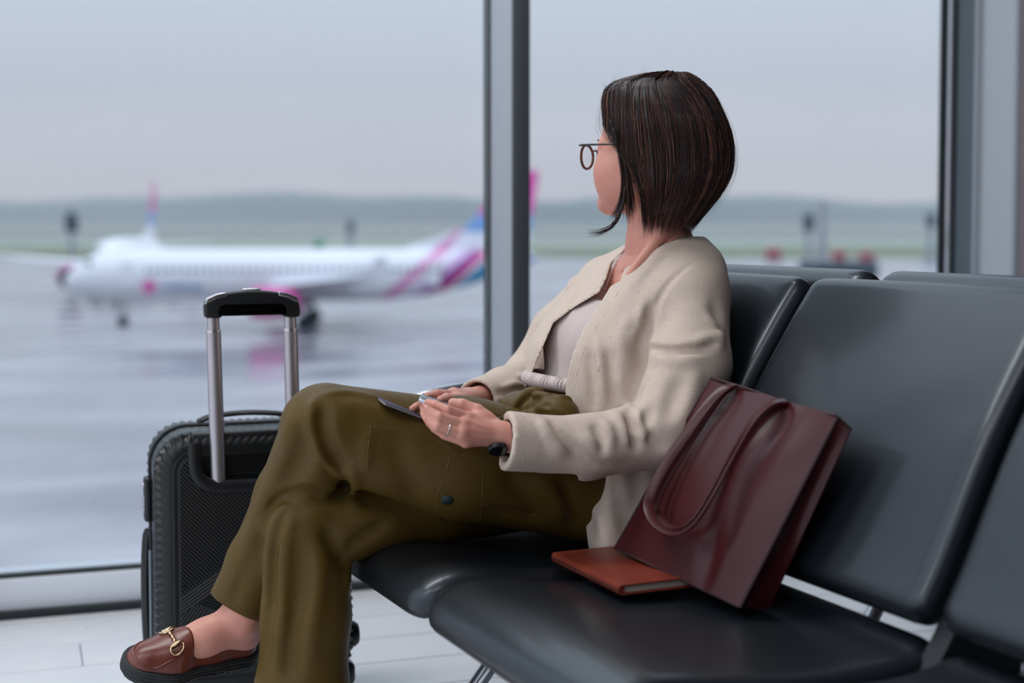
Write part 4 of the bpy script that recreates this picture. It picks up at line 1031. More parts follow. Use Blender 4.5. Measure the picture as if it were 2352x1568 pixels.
# ---- knit top
knit = SDF((1.05, 2.12, 0.60), (1.56, 2.62, 1.0), 0.004)
knit.loft([0.62, 0.69, 0.735, 0.79, 0.85, 0.90, 0.945, 0.985], [1.245, 1.255, 1.275, 1.305, 1.345, 1.38, 1.405, 1.415], [2.345, 2.345, 2.345, 2.35, 2.355, 2.355, 2.35, 2.345],
          [0.102, 0.096, 0.100, 0.110, 0.105, 0.092, 0.075, 0.050], [0.140, 0.132, 0.135, 0.150, 0.160, 0.165, 0.140, 0.060], k=0.0)
knit.ell((1.258, 2.285, 0.800), (0.068, 0.070, 0.060), k=0.06); knit.ell((1.262, 2.400, 0.797), (0.064, 0.070, 0.060), k=0.06)
NB, NT_ = np.array(P(1500, 640, 2.335)), np.array(P(1512, 500, 2.345))
knit.cap(NB+np.array([-0.03, -0.01, -0.035]), NT_, 0.066, 0.070, 0.008, 'cut')
knit.ell(np.array(P(1420, 655, 2.30)), (0.05, 0.055, 0.034), k=0.01, op='cut')
knit_top = knit.build('ribbed_top', M_knit, woman, 1)
# rolled rib hem
hem = SDF((1.02, 2.12, 0.60), (1.45, 2.58, 0.80), 0.0035)
rc_ = [(1.256+0.103*math.cos(a), 2.345+0.140*math.sin(a), 0.706+0.022*math.cos(a)*-0.6) for a in np.linspace(0, 2*PI, 49)]
rmb = MB()
pts_ = []
for a in np.linspace(0, 2*PI, 521)[:-1]: pts_.append((1.250+0.112*math.cos(a), 2.345+0.148*math.sin(a), 0.7105-0.010*math.cos(a)))
rmb.tube(pts_, [0.0125+0.0014*math.sin(i*2*PI/4) for i in range(520)], 14, closed=True)
rmb.build('rib_hem', M_knit, woman, ang=80)

# ---- jacket
jk = SDF((0.93, 2.00, 0.425), (1.60, 2.74, 1.0), 0.0038)
jz = [0.425, 0.50, 0.58, 0.66, 0.72, 0.79, 0.86, 0.91, 0.95, 0.985]
jk.loft(jz, [1.275, 1.27, 1.27, 1.265, 1.275, 1.300, 1.345, 1.385, 1.415, 1.425], [2.325]*2+[2.335]*3+[2.345]*5,
        [0.155, 0.150, 0.145, 0.140, 0.142, 0.148, 0.132, 0.108, 0.080, 0.056], [0.195, 0.190, 0.183, 0.176, 0.172, 0.178, 0.182, 0.178, 0.135, 0.070], k=0.0, p=2.2, capk=0.006)
LS, LE, LW = np.array(P(1590, 700, 2.205)), np.array(P(1516, 1010, 2.100)), np.array(P(1165, 1012, 2.135))
RS, RE, RW = np.array([1.375, 2.515, 0.885]), np.array(P(1213, 872, 2.60)), np.array(P(1095, 918, 2.44))
jk.cap(np.array(P(1520, 615, 2.30)), LS+np.array([0.005, 0.01, 0.012]), 0.045, 0.062, 0.03)
jk.cap(np.array([1.395, 2.42, 0.925]), RS+np.array([0, 0, 0.005]), 0.045, 0.056, 0.03)
arm = jk.like()
mU = LS*0.5+LE*0.5+np.array([0.022, -0.008, 0.01])
arm.chain([LS, mU, LE+np.array([0.0, 0, 0.012])], [0.068, 0.071, 0.058], 0.02)
mF = LE*0.5+LW*0.5+np.array([0, 0, -0.012])
arm.chain([LE+np.array([0, 0, 0.012]), mF, LW], [0.060, 0.052, 0.046], 0.02)
sh_z = smin(jk.d, arm.d, 0.014); jk.d = sh_z
jk.ell(LS+np.array([0.0, 0.02, 0.015]), (0.065, 0.06, 0.055), k=0.03)
rarm = jk.like()
rarm.chain([RS, RS*0.5+RE*0.5+np.array([-0.012, 0.01, 0]), RE], [0.058, 0.056, 0.050], 0.02)
rarm.chain([RE, RE*0.5+RW*0.5+np.array([0, 0, -0.004]), RW], [0.050, 0.044, 0.040], 0.02)
jk.d = smin(jk.d, rarm.d, 0.008)
for (a_, b_) in (((1.215, 2.165, 0.62), (1.185, 2.150, 0.45)), ((1.26, 2.155, 0.60), (1.25, 2.145, 0.45))): jk.cap(a_, b_, 0.022, 0.026, 0.03)
pre = jk.d.copy()
for pts, a, w_ in [
    ([(1492, 798), (1540, 806), (1600, 802), (1655, 786)], -0.014, 0.007),
    ([(1490, 782), (1540, 792), (1600, 786), (1660, 765)], 0.008, 0.010),
    ([(1492, 818), (1545, 828), (1610, 826)], 0.005, 0.012),
    ([(1596, 598), (1545, 640), (1512, 690), (1497, 745), (1490, 790)], -0.006, 0.005),
    ([(1500, 690), (1488, 740), (1470, 790), (1478, 850)], -0.010, 0.010),
    ([(1475, 700), (1466, 750), (1440, 800)], 0.006, 0.010),
    ([(1640, 690), (1650, 740), (1672, 780)], -0.005, 0.014),
    ([(1625, 730), (1655, 770), (1640, 800)], 0.006, 0.012),
    ([(1478, 880), (1455, 930), (1450, 965), (1460, 990)], -0.012, 0.009),
    ([(1436, 925), (1462, 950), (1478, 990), (1482, 1012)], 0.010, 0.007),
    ([(1440, 955), (1455, 1000), (1462, 1030)], -0.009, 0.008),
    ([(1412, 945), (1432, 985), (1440, 1020)], 0.008, 0.008),
    ([(1390, 965), (1402, 1000), (1400, 1035)], 0.007, 0.008),
    ([(1365, 975), (1378, 1010), (1385, 1040)], -0.007, 0.008),
    ([(1500, 930), (1480, 975), (1500, 1010), (1530, 1030)], -0.009, 0.010),
    ([(1258, 960), (1278, 985), (1310, 1020), (1360, 1060), (1410, 1078)], -0.008, 0.008),
    ([(1240, 965), (1262, 1000), (1300, 1045)], 0.008, 0.012),
    ([(1220, 975), (1225, 1010), (1215, 1050)], -0.005, 0.012),
    ([(1330, 1000), (1380, 1030), (1440, 1050)], 0.005, 0.014),
    ([(1560, 870), (1545, 920), (1530, 960)], -0.006, 0.016),
    ([(1600, 850), (1590, 910), (1565, 970)], 0.005, 0.016),
    ([(1372, 780), (1380, 850), (1388, 950)], 0.009, 0.007),
    ([(1355, 800), (1362, 870), (1365, 950)], -0.007, 0.010),
    ([(1410, 760), (1425, 830), (1420, 900)], 0.006, 0.014),
    ([(1400, 800), (1408, 870), (1406, 940)], -0.006, 0.010),
    ([(1450, 720), (1430, 780), (1440, 860)], 0.006, 0.012),
    ([(1330, 1110), (1375, 1180), (1400, 1280)], 0.005, 0.012),
    ([(1410, 1100), (1425, 1170), (1440, 1240)], -0.006, 0.014),
    ([(1320, 640), (1290, 700), (1262, 770)], 0.006, 0.012),
    ([(1345, 620), (1330, 670), (1300, 720)], -0.006, 0.012),
    ([(1150, 895), (1190, 880), (1225, 885)], 0.008, 0.006), ([(1140, 905), (1180, 893), (1215, 898)], -0.007, 0.006),
    ([(1190, 865), (1215, 862), (1235, 862)], 0.007, 0.005), ([(1192, 874), (1215, 872), (1235, 873)], -0.007, 0.005),
    ([(1125, 920), (1160, 925), (1200, 915)], 0.006, 0.009), ([(1150, 945), (1175, 935), (1205, 930)], -0.005, 0.008)]:
    jk.stroke(pts, a*(1.5 if abs(a) < 0.011 else 1.15), w_)
# turned-up cuff
cdir = (LW-mF)/np.linalg.norm(LW-mF)
jk.cap(LW-cdir*0.038, LW-cdir*0.0, 0.049, 0.050, 0.002)
cav = jk.like()
cav.loft(jz, [1.275, 1.27, 1.27, 1.265, 1.275, 1.300, 1.345, 1.385, 1.415, 1.425], [2.325]*2+[2.335]*3+[2.345]*5,
         [q-0.016 for q in (0.155, 0.150, 0.145, 0.140, 0.142, 0.148, 0.132, 0.108, 0.080, 0.056)], [q-0.016 for q in (0.195, 0.190, 0.183, 0.176, 0.172, 0.178, 0.182, 0.178, 0.135, 0.070)], k=0.0, p=2.2, capk=0.006)
_X, _Y, _Z = jk.ax[0][:, None, None], jk.ax[1][None, :, None], jk.ax[2][None, None, :]
cv = np.maximum(np.maximum(cav.d, (_X-1.25-np.clip((_Z-0.72)*0.75, 0, 0.2))), np.maximum(2.185-_Y, 0.47-_Z))
jk.d = np.maximum(jk.d, -cv).astype(np.float32)
jk.cap(LW-cdir*0.045, LW+cdir*0.03, 0.034, 0.036, 0.003, 'cut')
rdir = (RW-RE)/np.linalg.norm(RW-RE)
jk.cap(RW-rdir*0.04, RW+rdir*0.03, 0.031, 0.034, 0.003, 'cut')
# neck, sleeve ends, front opening
jk.cap(NB+np.array([-0.02, 0, -0.03]), NT_, 0.062, 0.066, 0.004, 'cut')
def halfcut(S_, p, n_, lo, hi, extra=None):
    sl, G = S_.sub(lo, hi); v = (G[0]-p[0])*n_[0]+(G[1]-p[1])*n_[1]+(G[2]-p[2])*n_[2]
    S_.d[sl] = np.maximum(S_.d[sl], v.astype(np.float32))
halfcut(jk, LW+cdir*0.004, cdir, LW-0.14, LW+0.10)
rdir = (RW-RE)/np.linalg.norm(RW-RE)
halfcut(jk, RW, rdir, RW-np.array([0.10, 0.07, 0.08]), RW+np.array([0.07, 0.07, 0.08]))
opening = [(1440, 600), (1425, 645), (1403, 656), (1369, 712), (1336, 762), (1314, 815), (1299, 882), (1299, 970), (1325, 1085), (1338, 1140), (1347, 1220), (1357, 1300),
           (1200, 1330), (1120, 1200), (1120, 1000), (1203, 905), (1216, 872), (1247, 797), (1271, 742), (1316, 708), (1377, 671), (1393, 640), (1405, 602), (1438, 572)]
jk.polycut(opening, lambda X, Y, Z: (X < 1.25+np.clip((Z-0.72)*0.75, 0, 0.2)) & (Y > np.where((Z > 0.590) & (Z < 0.735), 2.158, 2.02)) & (Y < 2.515))
halfcut(jk, np.array([0, 0, 0.438]), np.array([0, 0, -1.0]), (0.9, 2.0, 0.40), (1.6, 2.7, 0.46))
jacket = jk.build('jacket', M_linen, woman, 1)

def seams(S_, lines, r_, name, m, off=0.0003, parent=woman):
    mb = MB()
    for pts in lines:
        o = S_.surf(pts, 40, off)
        if len(o) > 3: mb.tube([tuple(p) for p in o], r_, 6)
    return adopt(mb.build(name, m, None), parent)
M_seam_o = mat('olive_piping', lin(98, 80, 38), 0.6)
so_ = seams(pants, [[(843, 1085), (846, 1030), (851, 975)], [(851, 975), (905, 984), (960, 998), (1005, 1012), (1036, 1030)], [(1038, 1042), (1022, 1090), (1005, 1142), (1011, 1195), (1024, 1240)],
      [(1038, 1041), (1075, 1046), (1110, 1054)], [(1110, 1054), (1109, 1110), (1106, 1165), (1099, 1240)], [(1107, 1158), (1165, 1168), (1235, 1184)], [(851, 1080), (820, 1068), (792, 1055)]], 0.0011, 'pocket_seam', M_seam_o)
sn = pants.hit(1027, 1147); dn = pants.normal(sn)
adopt(MB().lathe([(0.0001, -0.002), (0.0105, -0.001), (0.0103, 0.0022), (0.008, 0.0036), (0.0001, 0.004)], Matrix.Translation(sn)@Vector((0, 0, 1)).rotation_difference(Vector(dn)).to_matrix().to_4x4(), 28).build('snap_button', M_button, None), woman)
seams(jk, [[(1596, 598), (1545, 640), (1512, 690), (1497, 745), (1490, 790)], [(1424, 664), (1391, 720), (1358, 770), (1336, 822), (1320, 888), (1319, 975)], [(1345, 1095), (1362, 1150), (1370, 1220), (1388, 1275)],
      [(1470, 668), (1415, 745), (1382, 830), (1362, 900), (1352, 965)], [(1204, 956), (1199, 1010), (1206, 1068)], [(1600, 600), (1650, 650), (1672, 690)]], 0.0007, 'stitch_seam', M_threadb, -0.0001)
# gathered waist with its knotted tie
wb = SDF((1.02, 2.12, 0.60), (1.36, 2.50, 0.76), 0.0026)
wb.loft([0.60, 0.64, 0.675, 0.70], [1.215, 1.225, 1.24, 1.25], [2.345]*4, [0.118, 0.112, 0.112, 0.104], [0.158, 0.150, 0.150, 0.142], k=0, capk=0.02)
def W_(x, y, Y): return np.array(P(x, y, Y))
wb.ell(W_(1205, 935, 2.31), (0.045, 0.06, 0.030), k=0.02); wb.ell(W_(1262, 938, 2.215), (0.035, 0.045, 0.026), k=0.02); wb.ell(W_(1290, 950, 2.19), (0.03, 0.035, 0.024), k=0.02)
wb.curve([W_(1172, 962, 2.28), W_(1188, 925, 2.28), W_(1215, 903, 2.285), W_(1240, 902, 2.275)], 0.0085, 0.006)
wb.curve([W_(1232, 908, 2.225), W_(1258, 914, 2.205), W_(1272, 930, 2.20), W_(1256, 942, 2.205), W_(1240, 930, 2.215)], 0.0085, 0.003)
wb.curve([W_(1258, 932, 2.20), W_(1280, 945, 2.185), W_(1302, 940, 2.18)], 0.010, 0.003); wb.curve([W_(1262, 926, 2.20), W_(1284, 918, 2.19), W_(1304, 920, 2.185)], 0.008, 0.003)
wb.curve([W_(1240, 940, 2.21), W_(1215, 950, 2.22), W_(1195, 962, 2.23)], 0.009, 0.003); wb.curve([W_(1250, 948, 2.20), W_(1235, 958, 2.205), W_(1220, 968, 2.21)], 0.010, 0.003)
for pts, a, w_ in [([(1205, 958), (1222, 930), (1238, 915)], -0.010, 0.007), ([(1268, 948), (1285, 958), (1300, 956)], -0.008, 0.005), ([(1190, 945), (1205, 925), (1222, 915)], -0.006, 0.006),
                   ([(1250, 930), (1262, 932)], -0.006, 0.004), ([(1225, 955), (1245, 950), (1262, 952)], -0.006, 0.005)]: wb.stroke(pts, a, w_)
wb.build('waist_tie', M_olive, woman, 1)
# ---- head, in its own frame: f forwards (towards the window), l her left, u up
HO = np.array(P(1492, 375, 2.335)); HF = np.array([-0.5465, 0.8369, 0.0]); HL = np.array([-0.8369, -0.5465, 0.0]); HU = np.array([0, 0, 1.0])
HR = np.stack([HF, HL, HU], 1)
def hp_(f, l, u): return HO+HF*f+HL*l+HU*u
head = SDF(HO-np.array([0.17, 0.17, 0.24]), HO+np.array([0.17, 0.17, 0.15]), 0.0024)
head.ell(hp_(-0.018, 0, 0.043), (0.092, 0.073, 0.088), HR, k=0)
head.ell(hp_(0.042, 0, -0.012), (0.056, 0.060, 0.074), HR, k=0.03)
head.ell(hp_(0.058, 0, 0.045), (0.034, 0.055, 0.045), HR, k=0.02)
for s_ in (-1, 1):
    head.cap(hp_(0.0, s_*0.050, -0.045), hp_(0.074, s_*0.016, -0.072), 0.020, 0.016, 0.03)
    head.ell(hp_(0.060, s_*0.043, -0.012), (0.030, 0.027, 0.032), HR, k=0.03)
    head.ell(hp_(0.050, s_*0.040, -0.042), (0.032, 0.022, 0.030), HR, k=0.03)
    head.cap(hp_(0.086, s_*0.014, 0.036), hp_(0.074, s_*0.046, 0.036), 0.010, 0.009, 0.012)
    head.ell(hp_(0.101, s_*0.030, 0.020), (0.016, 0.015, 0.010), HR, k=0.006, op='cut')
    head.ell(hp_(0.080, s_*0.030, 0.020), (0.0125, 0.0125, 0.0125), HR, k=0.001)
    head.cap(hp_(0.0915, s_*0.019, 0.0275), hp_(0.088, s_*0.042, 0.026), 0.0035, 0.003, 0.003)
    head.cap(hp_(0.0905, s_*0.020, 0.0125), hp_(0.087, s_*0.041, 0.013), 0.003, 0.0025, 0.003)
    head.ell(hp_(-0.004, s_*0.076, -0.002), (0.017, 0.007, 0.031), HR, k=0.004)
    head.ell(hp_(-0.002, s_*0.0835, 0.003), (0.010, 0.006, 0.019), HR, k=0.004, op='cut')
    head.ell(hp_(0.002, s_*0.077, -0.030), (0.009, 0.006, 0.010), HR, k=0.005)
    head.ell(hp_(0.101, s_*0.0095, -0.015), (0.009, 0.0075, 0.0065), HR, k=0.006)
    head.ell(hp_(0.1085, s_*0.0055, -0.0205), (0.004, 0.0028, 0.003), HR, k=0.001, op='cut')
head.cap(hp_(0.088, 0, 0.032), hp_(0.109, 0, -0.011), 0.0065, 0.0085, 0.010)
head.ell(hp_(0.086, 0, -0.077), (0.018, 0.026, 0.017), HR, k=0.02)
head.ell(hp_(0.090, 0, -0.045), (0.012, 0.026, 0.015), HR, k=0.012)
head.cap(hp_(0.099, -0.013, -0.0395), hp_(0.099, 0.013, -0.0395), 0.0042, 0.0042, 0.004)
head.cap(hp_(0.098, -0.012, -0.0485), hp_(0.098, 0.012, -0.0485), 0.0048, 0.0048, 0.004)
head.cap(hp_(0.106, -0.020, -0.0438), hp_(0.106, 0.020, -0.0438), 0.0016, 0.0016, 0.001, 'cut')
nk = [NB+np.array([0.0, 0.0, -0.02]), NB*0.45+NT_*0.55, NT_+np.array([-0.0, 0, 0.03])]
head.chain(nk, [0.060, 0.0525, 0.055], 0.025)
head.cap(np.array(P(1545, 505, 2.29)), np.array(P(1447, 632, 2.285)), 0.013, 0.009, 0.010)
head.cap(np.array(P(1470, 520, 2.40)), np.array(P(1438, 620, 2.36)), 0.010, 0.008, 0.008)
hV, hF = head.data(); hV = relaxed(hV, hF, 1)
# upper chest with collar bones
ch = SDF((1.15, 2.14, 0.76), (1.56, 2.58, 1.04), 0.0035)
ch.loft([0.78, 0.84, 0.89, 0.93, 0.965, 1.0], [1.315, 1.345, 1.375, 1.395, 1.405, 1.41], [2.35]*6, [0.090, 0.086, 0.078, 0.070, 0.055, 0.045], [0.13, 0.145, 0.150, 0.135, 0.085, 0.055], k=0, capk=0.01)
ch.chain(nk[:2], [0.060, 0.0525], 0.03)
ch.cap(np.array(P(1437, 640, 2.33)), np.array(P(1540, 622, 2.22)), 0.010, 0.009, 0.012); ch.cap(np.array(P(1428, 640, 2.37)), np.array(P(1380, 610, 2.48)), 0.010, 0.009, 0.012)
ch.ell(np.array(P(1432, 640, 2.335)), (0.016, 0.014, 0.016), k=0.012, op='cut')
cV, cF = ch.data()
# ---- hands
LWr = LW
hands = SDF((0.84, 2.07, 0.585), (1.10, 2.47, 0.745), 0.0015)
def PV(x, y, Y): return np.array(P(x, y, Y))
hands.cap(LW+cdir*-0.05, PV(1150, 1000, 2.137), 0.027, 0.025, 0.01)
wr = PV(1142, 997, 2.138)
mcp = [PV(1074, 961, 2.150), PV(1063, 977, 2.136), PV(1061, 996, 2.128), PV(1070, 1013, 2.130)]
for q, rr in zip(mcp, (0.0112, 0.0115, 0.0112, 0.0102)): hands.cap(wr, q, 0.0178, rr, 0.008)
hands.cap(mcp[0], mcp[1], 0.0108, 0.0108, 0.006); hands.cap(mcp[1], mcp[2], 0.0108, 0.0105, 0.006); hands.cap(mcp[2], mcp[3], 0.0105, 0.0100, 0.006)
for ch_, rr in (([mcp[0], PV(1028, 943, 2.150), PV(1001, 931, 2.168), PV(984, 925, 2.182)], (0.0108, 0.0092, 0.0082, 0.0070)),
                ([mcp[1], PV(1009, 958, 2.140), PV(981, 942, 2.158), PV(965, 933, 2.172)], (0.0110, 0.0093, 0.0083, 0.0070)),
                ([mcp[2], PV(1005, 979, 2.136), PV(979, 959, 2.154), PV(963, 946, 2.170)], (0.0106, 0.0090, 0.0080, 0.0068)),
                ([mcp[3], PV(1022, 998, 2.150), PV(1000, 984, 2.172), PV(985, 970, 2.190)], (0.0098, 0.0082, 0.0074, 0.0064))):
    for i in range(3): hands.cap(ch_[i], ch_[i+1], rr[i], rr[i+1], 0.0018)
th_c = [PV(1128, 975, 2.160), PV(1096, 943, 2.172), PV(1062, 929, 2.186), PV(1040, 925, 2.196)]
for i, (a, b) in enumerate(((0.0150, 0.0115), (0.0112, 0.0098), (0.0098, 0.0080))): hands.cap(th_c[i], th_c[i+1], a, b, 0.010 if i == 0 else 0.003)
hands.ell(PV(1105, 965, 2.158), (0.022, 0.014, 0.014), k=0.012)
for a in ([(1130, 985), (1100, 975), (1075, 962)], [(1130, 995), (1095, 990), (1068, 980)], [(1130, 1005), (1098, 1005), (1070, 998)]): hands.stroke(a, 0.0012, 0.004)
for a in ([(1022, 938), (1026, 945), (1026, 950)], [(1050, 919), (1052, 926), (1054, 931)]): hands.stroke(a, -0.0007, 0.0022, 8)
# her right hand beyond the phone
rw = RW+np.array([0.0, -0.01, 0])
hands.cap(RW-rdir*0.03, PV(1078, 919, 2.40), 0.024, 0.022, 0.008)
rm = [PV(1042, 908, 2.345), PV(1036, 914, 2.335), PV(1034, 922, 2.328), PV(1040, 930, 2.325)]
for q in rm: hands.cap(PV(1076, 919, 2.395), q, 0.0180, 0.0125, 0.010)
for i in range(3): hands.cap(rm[i], rm[i+1], 0.0125, 0.0120, 0.008)
for ch_, rr in (([rm[0], PV(1004, 906, 2.300), PV(982, 912, 2.276), PV(972, 921, 2.262)], (0.0115, 0.0098, 0.0086, 0.0074)),
                ([rm[1], PV(992, 917, 2.296), PV(968, 927, 2.272), PV(953, 935, 2.256)], (0.0118, 0.0098, 0.0086, 0.0074)),
                ([rm[2], PV(990, 928, 2.288), PV(966, 936, 2.264), PV(948, 939, 2.246)], (0.0112, 0.0094, 0.0082, 0.0070))):
    for i in range(3): hands.cap(ch_[i], ch_[i+1], rr[i]*0.94, rr[i+1]*0.94, 0.0028)
tr_ = [PV(1070, 924, 2.375), PV(1050, 917, 2.315), PV(1026, 916, 2.275), PV(1012, 920, 2.256)]
for i, (a, b) in enumerate(((0.0150, 0.0118), (0.0115, 0.0100), (0.0100, 0.0084))): hands.cap(tr_[i], tr_[i+1], a, b, 0.008 if i == 0 else 0.003)
nV, nF = hands.data(); nV = relaxed(nV, nF, 1)

# ---- shoes and feet (local: x to the toe, y lateral, z up)
def foot2d(X, Y):
    d = None
    for (x0, y0, r0, x1, y1, r1) in ((0.034, 0, 0.034, 0.10, 0.002, 0.033), (0.10, 0.002, 0.033, 0.178, 0.001, 0.0445), (0.178, 0.001, 0.0445, 0.214, -0.004, 0.040)):
        bx, by = x1-x0, y1-y0; t = np.clip(((X-x0)*bx+(Y-y0)*by)/(bx*bx+by*by), 0, 1)
        v = np.sqrt((X-x0-t*bx)**2+(Y-y0-t*by)**2)-(r0+(r1-r0)*t); d = v if d is None else smin(d, v, 0.02)
    return d
M_loafer = mat('brown_loafer_leather', lin(106, 50, 38), 0.33, bump=('noise', 150, 0.07, 0.0006), var=(16, lin(118, 56, 42), 4), spec=0.6)
M_sole = mat('black_rubber_sole', lin(26, 31, 34), 0.55)
M_lining = mat('grey_sock_liner', lin(150, 158, 160), 0.7)
SH = {}
def shoe_parts():
    a = SDF((-0.02, -0.065, -0.01), (0.275, 0.065, 0.13), 0.002)
    X, Y, Z = a.ax[0][:, None, None], a.ax[1][None, :, None], a.ax[2][None, None, :]
    f2 = foot2d(X, Y)+0*Z
    hx = np.interp(a.ax[0], [-0.02, 0, 0.03, 0.07, 0.115, 0.138, 0.150, 0.175, 0.205, 0.235, 0.26], [0.086, 0.086, 0.082, 0.074, 0.064, 0.077, 0.080, 0.068, 0.056, 0.047, 0.039])[:, None, None]
    # the crown of the vamp is rounded across
    top = hx-0.010*(Y/0.04)**2*np.clip((X-0.11)/0.03, 0, 1)
    side = f2+0.004+np.clip(Z-0.024, 0, 1)*np.interp(a.ax[0], [0, 0.1, 0.16, 0.27], [0.12, 0.16, 0.28, 0.35])[:, None, None]
    up = -smin(-side, -(Z-top), 0.022); up = np.maximum(up, 0.022-Z)
    # mouth of the shoe
    inner = f2+0.0075+np.clip(Z-0.024, 0, 1)*0.14; ml = X-0.137-0.10*np.clip(Z-0.06, 0, 1)+1.2*np.abs(Y)**1.5*2
    mouth = np.maximum(np.maximum(inner, 0.034-Z), ml); up = np.maximum(up, -mouth)
    # strap across the instep and the raised apron seam
    st = np.exp(-((X-0.163-0.0*Z)/0.013)**6); up = up-0.0016*st
    a.d = up.astype(np.float32); SH['up'] = a.data()
    b = a.like(); s2 = f2+0*Z-0.002+0.0015*np.sin(Z*900); b.d = np.maximum(np.maximum(s2, Z-0.0245), np.maximum(-Z, np.where((X > 0.075) & (X < 0.105), 0.006-Z, -1))).astype(np.float32); SH['sole'] = b.data()
    c = a.like(); c.d = np.maximum(np.maximum(f2+0.010+0*Z, X-0.13), np.maximum(Z-0.037, 0.03-Z)).astype(np.float32); SH['liner'] = c.data()
shoe_parts()
def tf(V, M): return V@M[:3, :3].T+M[:3, 3]
from mathutils.bvhtree import BVHTree
def project_tube(V, F, pts, r, lift=0.0, n=10):
    bv = BVHTree.FromPolygons([tuple(p) for p in V], [list(map(int, f)) for f in F]); o = []
    for x, y in pts:
        h_ = bv.ray_cast(Vector((x, y, 0.2)), Vector((0, 0, -1)))
        if h_[0] is not None: o.append(h_[0]+h_[1]*lift)
    return o
def shoe(M, label):
    t = empty('loafer', tuple(M[:3, 3]), label, 'shoe', 'her loafers')
    def pt(name, V, F, m, smooth=True, parent=None):
        o = mesh(name, tf(np.asarray(V, float), M), F, m, None, smooth); adopt(o, t)
        if parent: o.parent = parent
        return o
    V, F = SH['up']; pt('upper', relaxed(V, F, 1), F, M_loafer)
    V2, F2 = SH['sole']; so = pt('sole', V2, F2, M_sole); so.data.set_sharp_from_angle(angle=0.9)
    pt('insole', *SH['liner'], M_lining)
    a = np.linspace(-PI/2, PI/2, 40); q = [(0.150+0.0, -0.036)]+[(0.196+0.046*math.cos(k)**0.9, 0.034*math.sin(k)) for k in a]+[(0.150, 0.036)]
    tube_pts = project_tube(V, F, [tuple(p[:2]) for p in spline([(x, y, 0) for x, y in q], 70)], 0, 0.0002)
    mb = MB().tube(tube_pts, 0.0019, 8); pt('apron_seam', mb.v, mb.f, M_loafer)
    rim = []
    for k in np.linspace(0, 1, 60):
        an = -PI*0.62+k*PI*1.24+PI
        rim.append((0.070+0.062*math.cos(an), 0.027*math.sin(an)))
    # strap edges
    for xx in (0.1515, 0.1745):
        tp = project_tube(V, F, [(xx, y) for y in np.linspace(-0.040, 0.040, 24)], 0, -0.0004); mb = MB().tube(tp, 0.0011, 6); pt('strap_edge', mb.v, mb.f, M_loafer)
    # snaffle bit
    tp = project_tube(V, F, [(0.178, y) for y in np.linspace(-0.020, 0.020, 30)], 0, 0.0045)
    mb = MB().tube(tp, [0.0022+0.0009*math.sin(i*0.9) for i in range(len(tp))], 10); bit = pt('bit_bar', mb.v, mb.f, M_gold)
    for s_ in (-1, 1):
        cen_ = [(0.178+0.0105*math.cos(k), s_*(0.0235)+0.0085*math.sin(k)) for k in np.linspace(0, 2*PI, 30)[:-1]]
        tp = project_tube(V, F, cen_, 0, 0.0030)
        if len(tp) > 10: mb = MB().tube(tp, 0.0017, 8, closed=True); pt('bit_ring', mb.v, mb.f, M_gold, parent=bit)
        e0 = project_tube(V, F, [(0.168, s_*0.0185), (0.188, s_*0.0185)], 0, 0.0042)
        if len(e0) == 2: mb = MB().tube(e0, 0.0026, 10); pt('bit_hinge', mb.v, mb.f, M_gold, parent=bit)
    return t
def frame(o, xdir, zhint):
    x = np.array(xdir, float); x /= np.linalg.norm(x); z = np.array(zhint, float); z -= x*(z@x); z /= np.linalg.norm(z); y = np.cross(z, x)
    M = np.eye(4); M[:3, 0] = x; M[:3, 1] = y; M[:3, 2] = z; M[:3, 3] = o; return M
tipL, heelL = np.array(P(283, 1548, 2.485)), np.array(P(606, 1500, 2.555))
ML = frame(heelL, tipL-heelL, (0.05, -0.42, 0.9)); ML[:3, 3] = tipL-ML[:3, 0]*0.254
MR = frame((Rb[0]+0.045, Rb[1]-0.005, 0.0), (-1, 0.06, 0), (0, 0, 1))
shoe(ML, 'brown loafer with a gold bit on her raised foot, in front of the suitcase')
shoe(MR, 'brown loafer standing flat on the floor under the trouser leg')
def foot(M, ank):
    f = SDF((-0.02, -0.06, 0.0), (0.22, 0.06, 0.20), 0.003)
    f.chain([(0.036, 0, 0.055), (0.05, 0, 0.10)], [0.030, 0.030], 0.02)
    f.chain([(0.052, 0, 0.088), (0.115, 0.0, 0.058), (0.16, 0, 0.040), (0.20, 0, 0.034)], [0.034, 0.029, 0.022, 0.018], 0.02)
    f.cap((0.036, 0, 0.052), (0.15, 0, 0.042), 0.024, 0.028, 0.02)
    f.ell((0.055, 0.030, 0.090), (0.012, 0.010, 0.014), k=0.012); f.ell((0.055, -0.028, 0.094), (0.012, 0.010, 0.014), k=0.012)
    inv = np.linalg.inv(M); a = inv[:3, :3]@ank+inv[:3, 3]
    d_ = a-np.array([0.05, 0, 0.10]); d_ /= np.linalg.norm(d_)
    f.cap((0.05, 0, 0.095), np.array([0.05, 0, 0.10])+d_*0.11, 0.030, 0.034, 0.02)
    V, F = f.data(); return tf(relaxed(V, F, 1), M), F
f1 = foot(ML, La*0.3+Lk*0.7); f2_ = foot(MR, Rk)
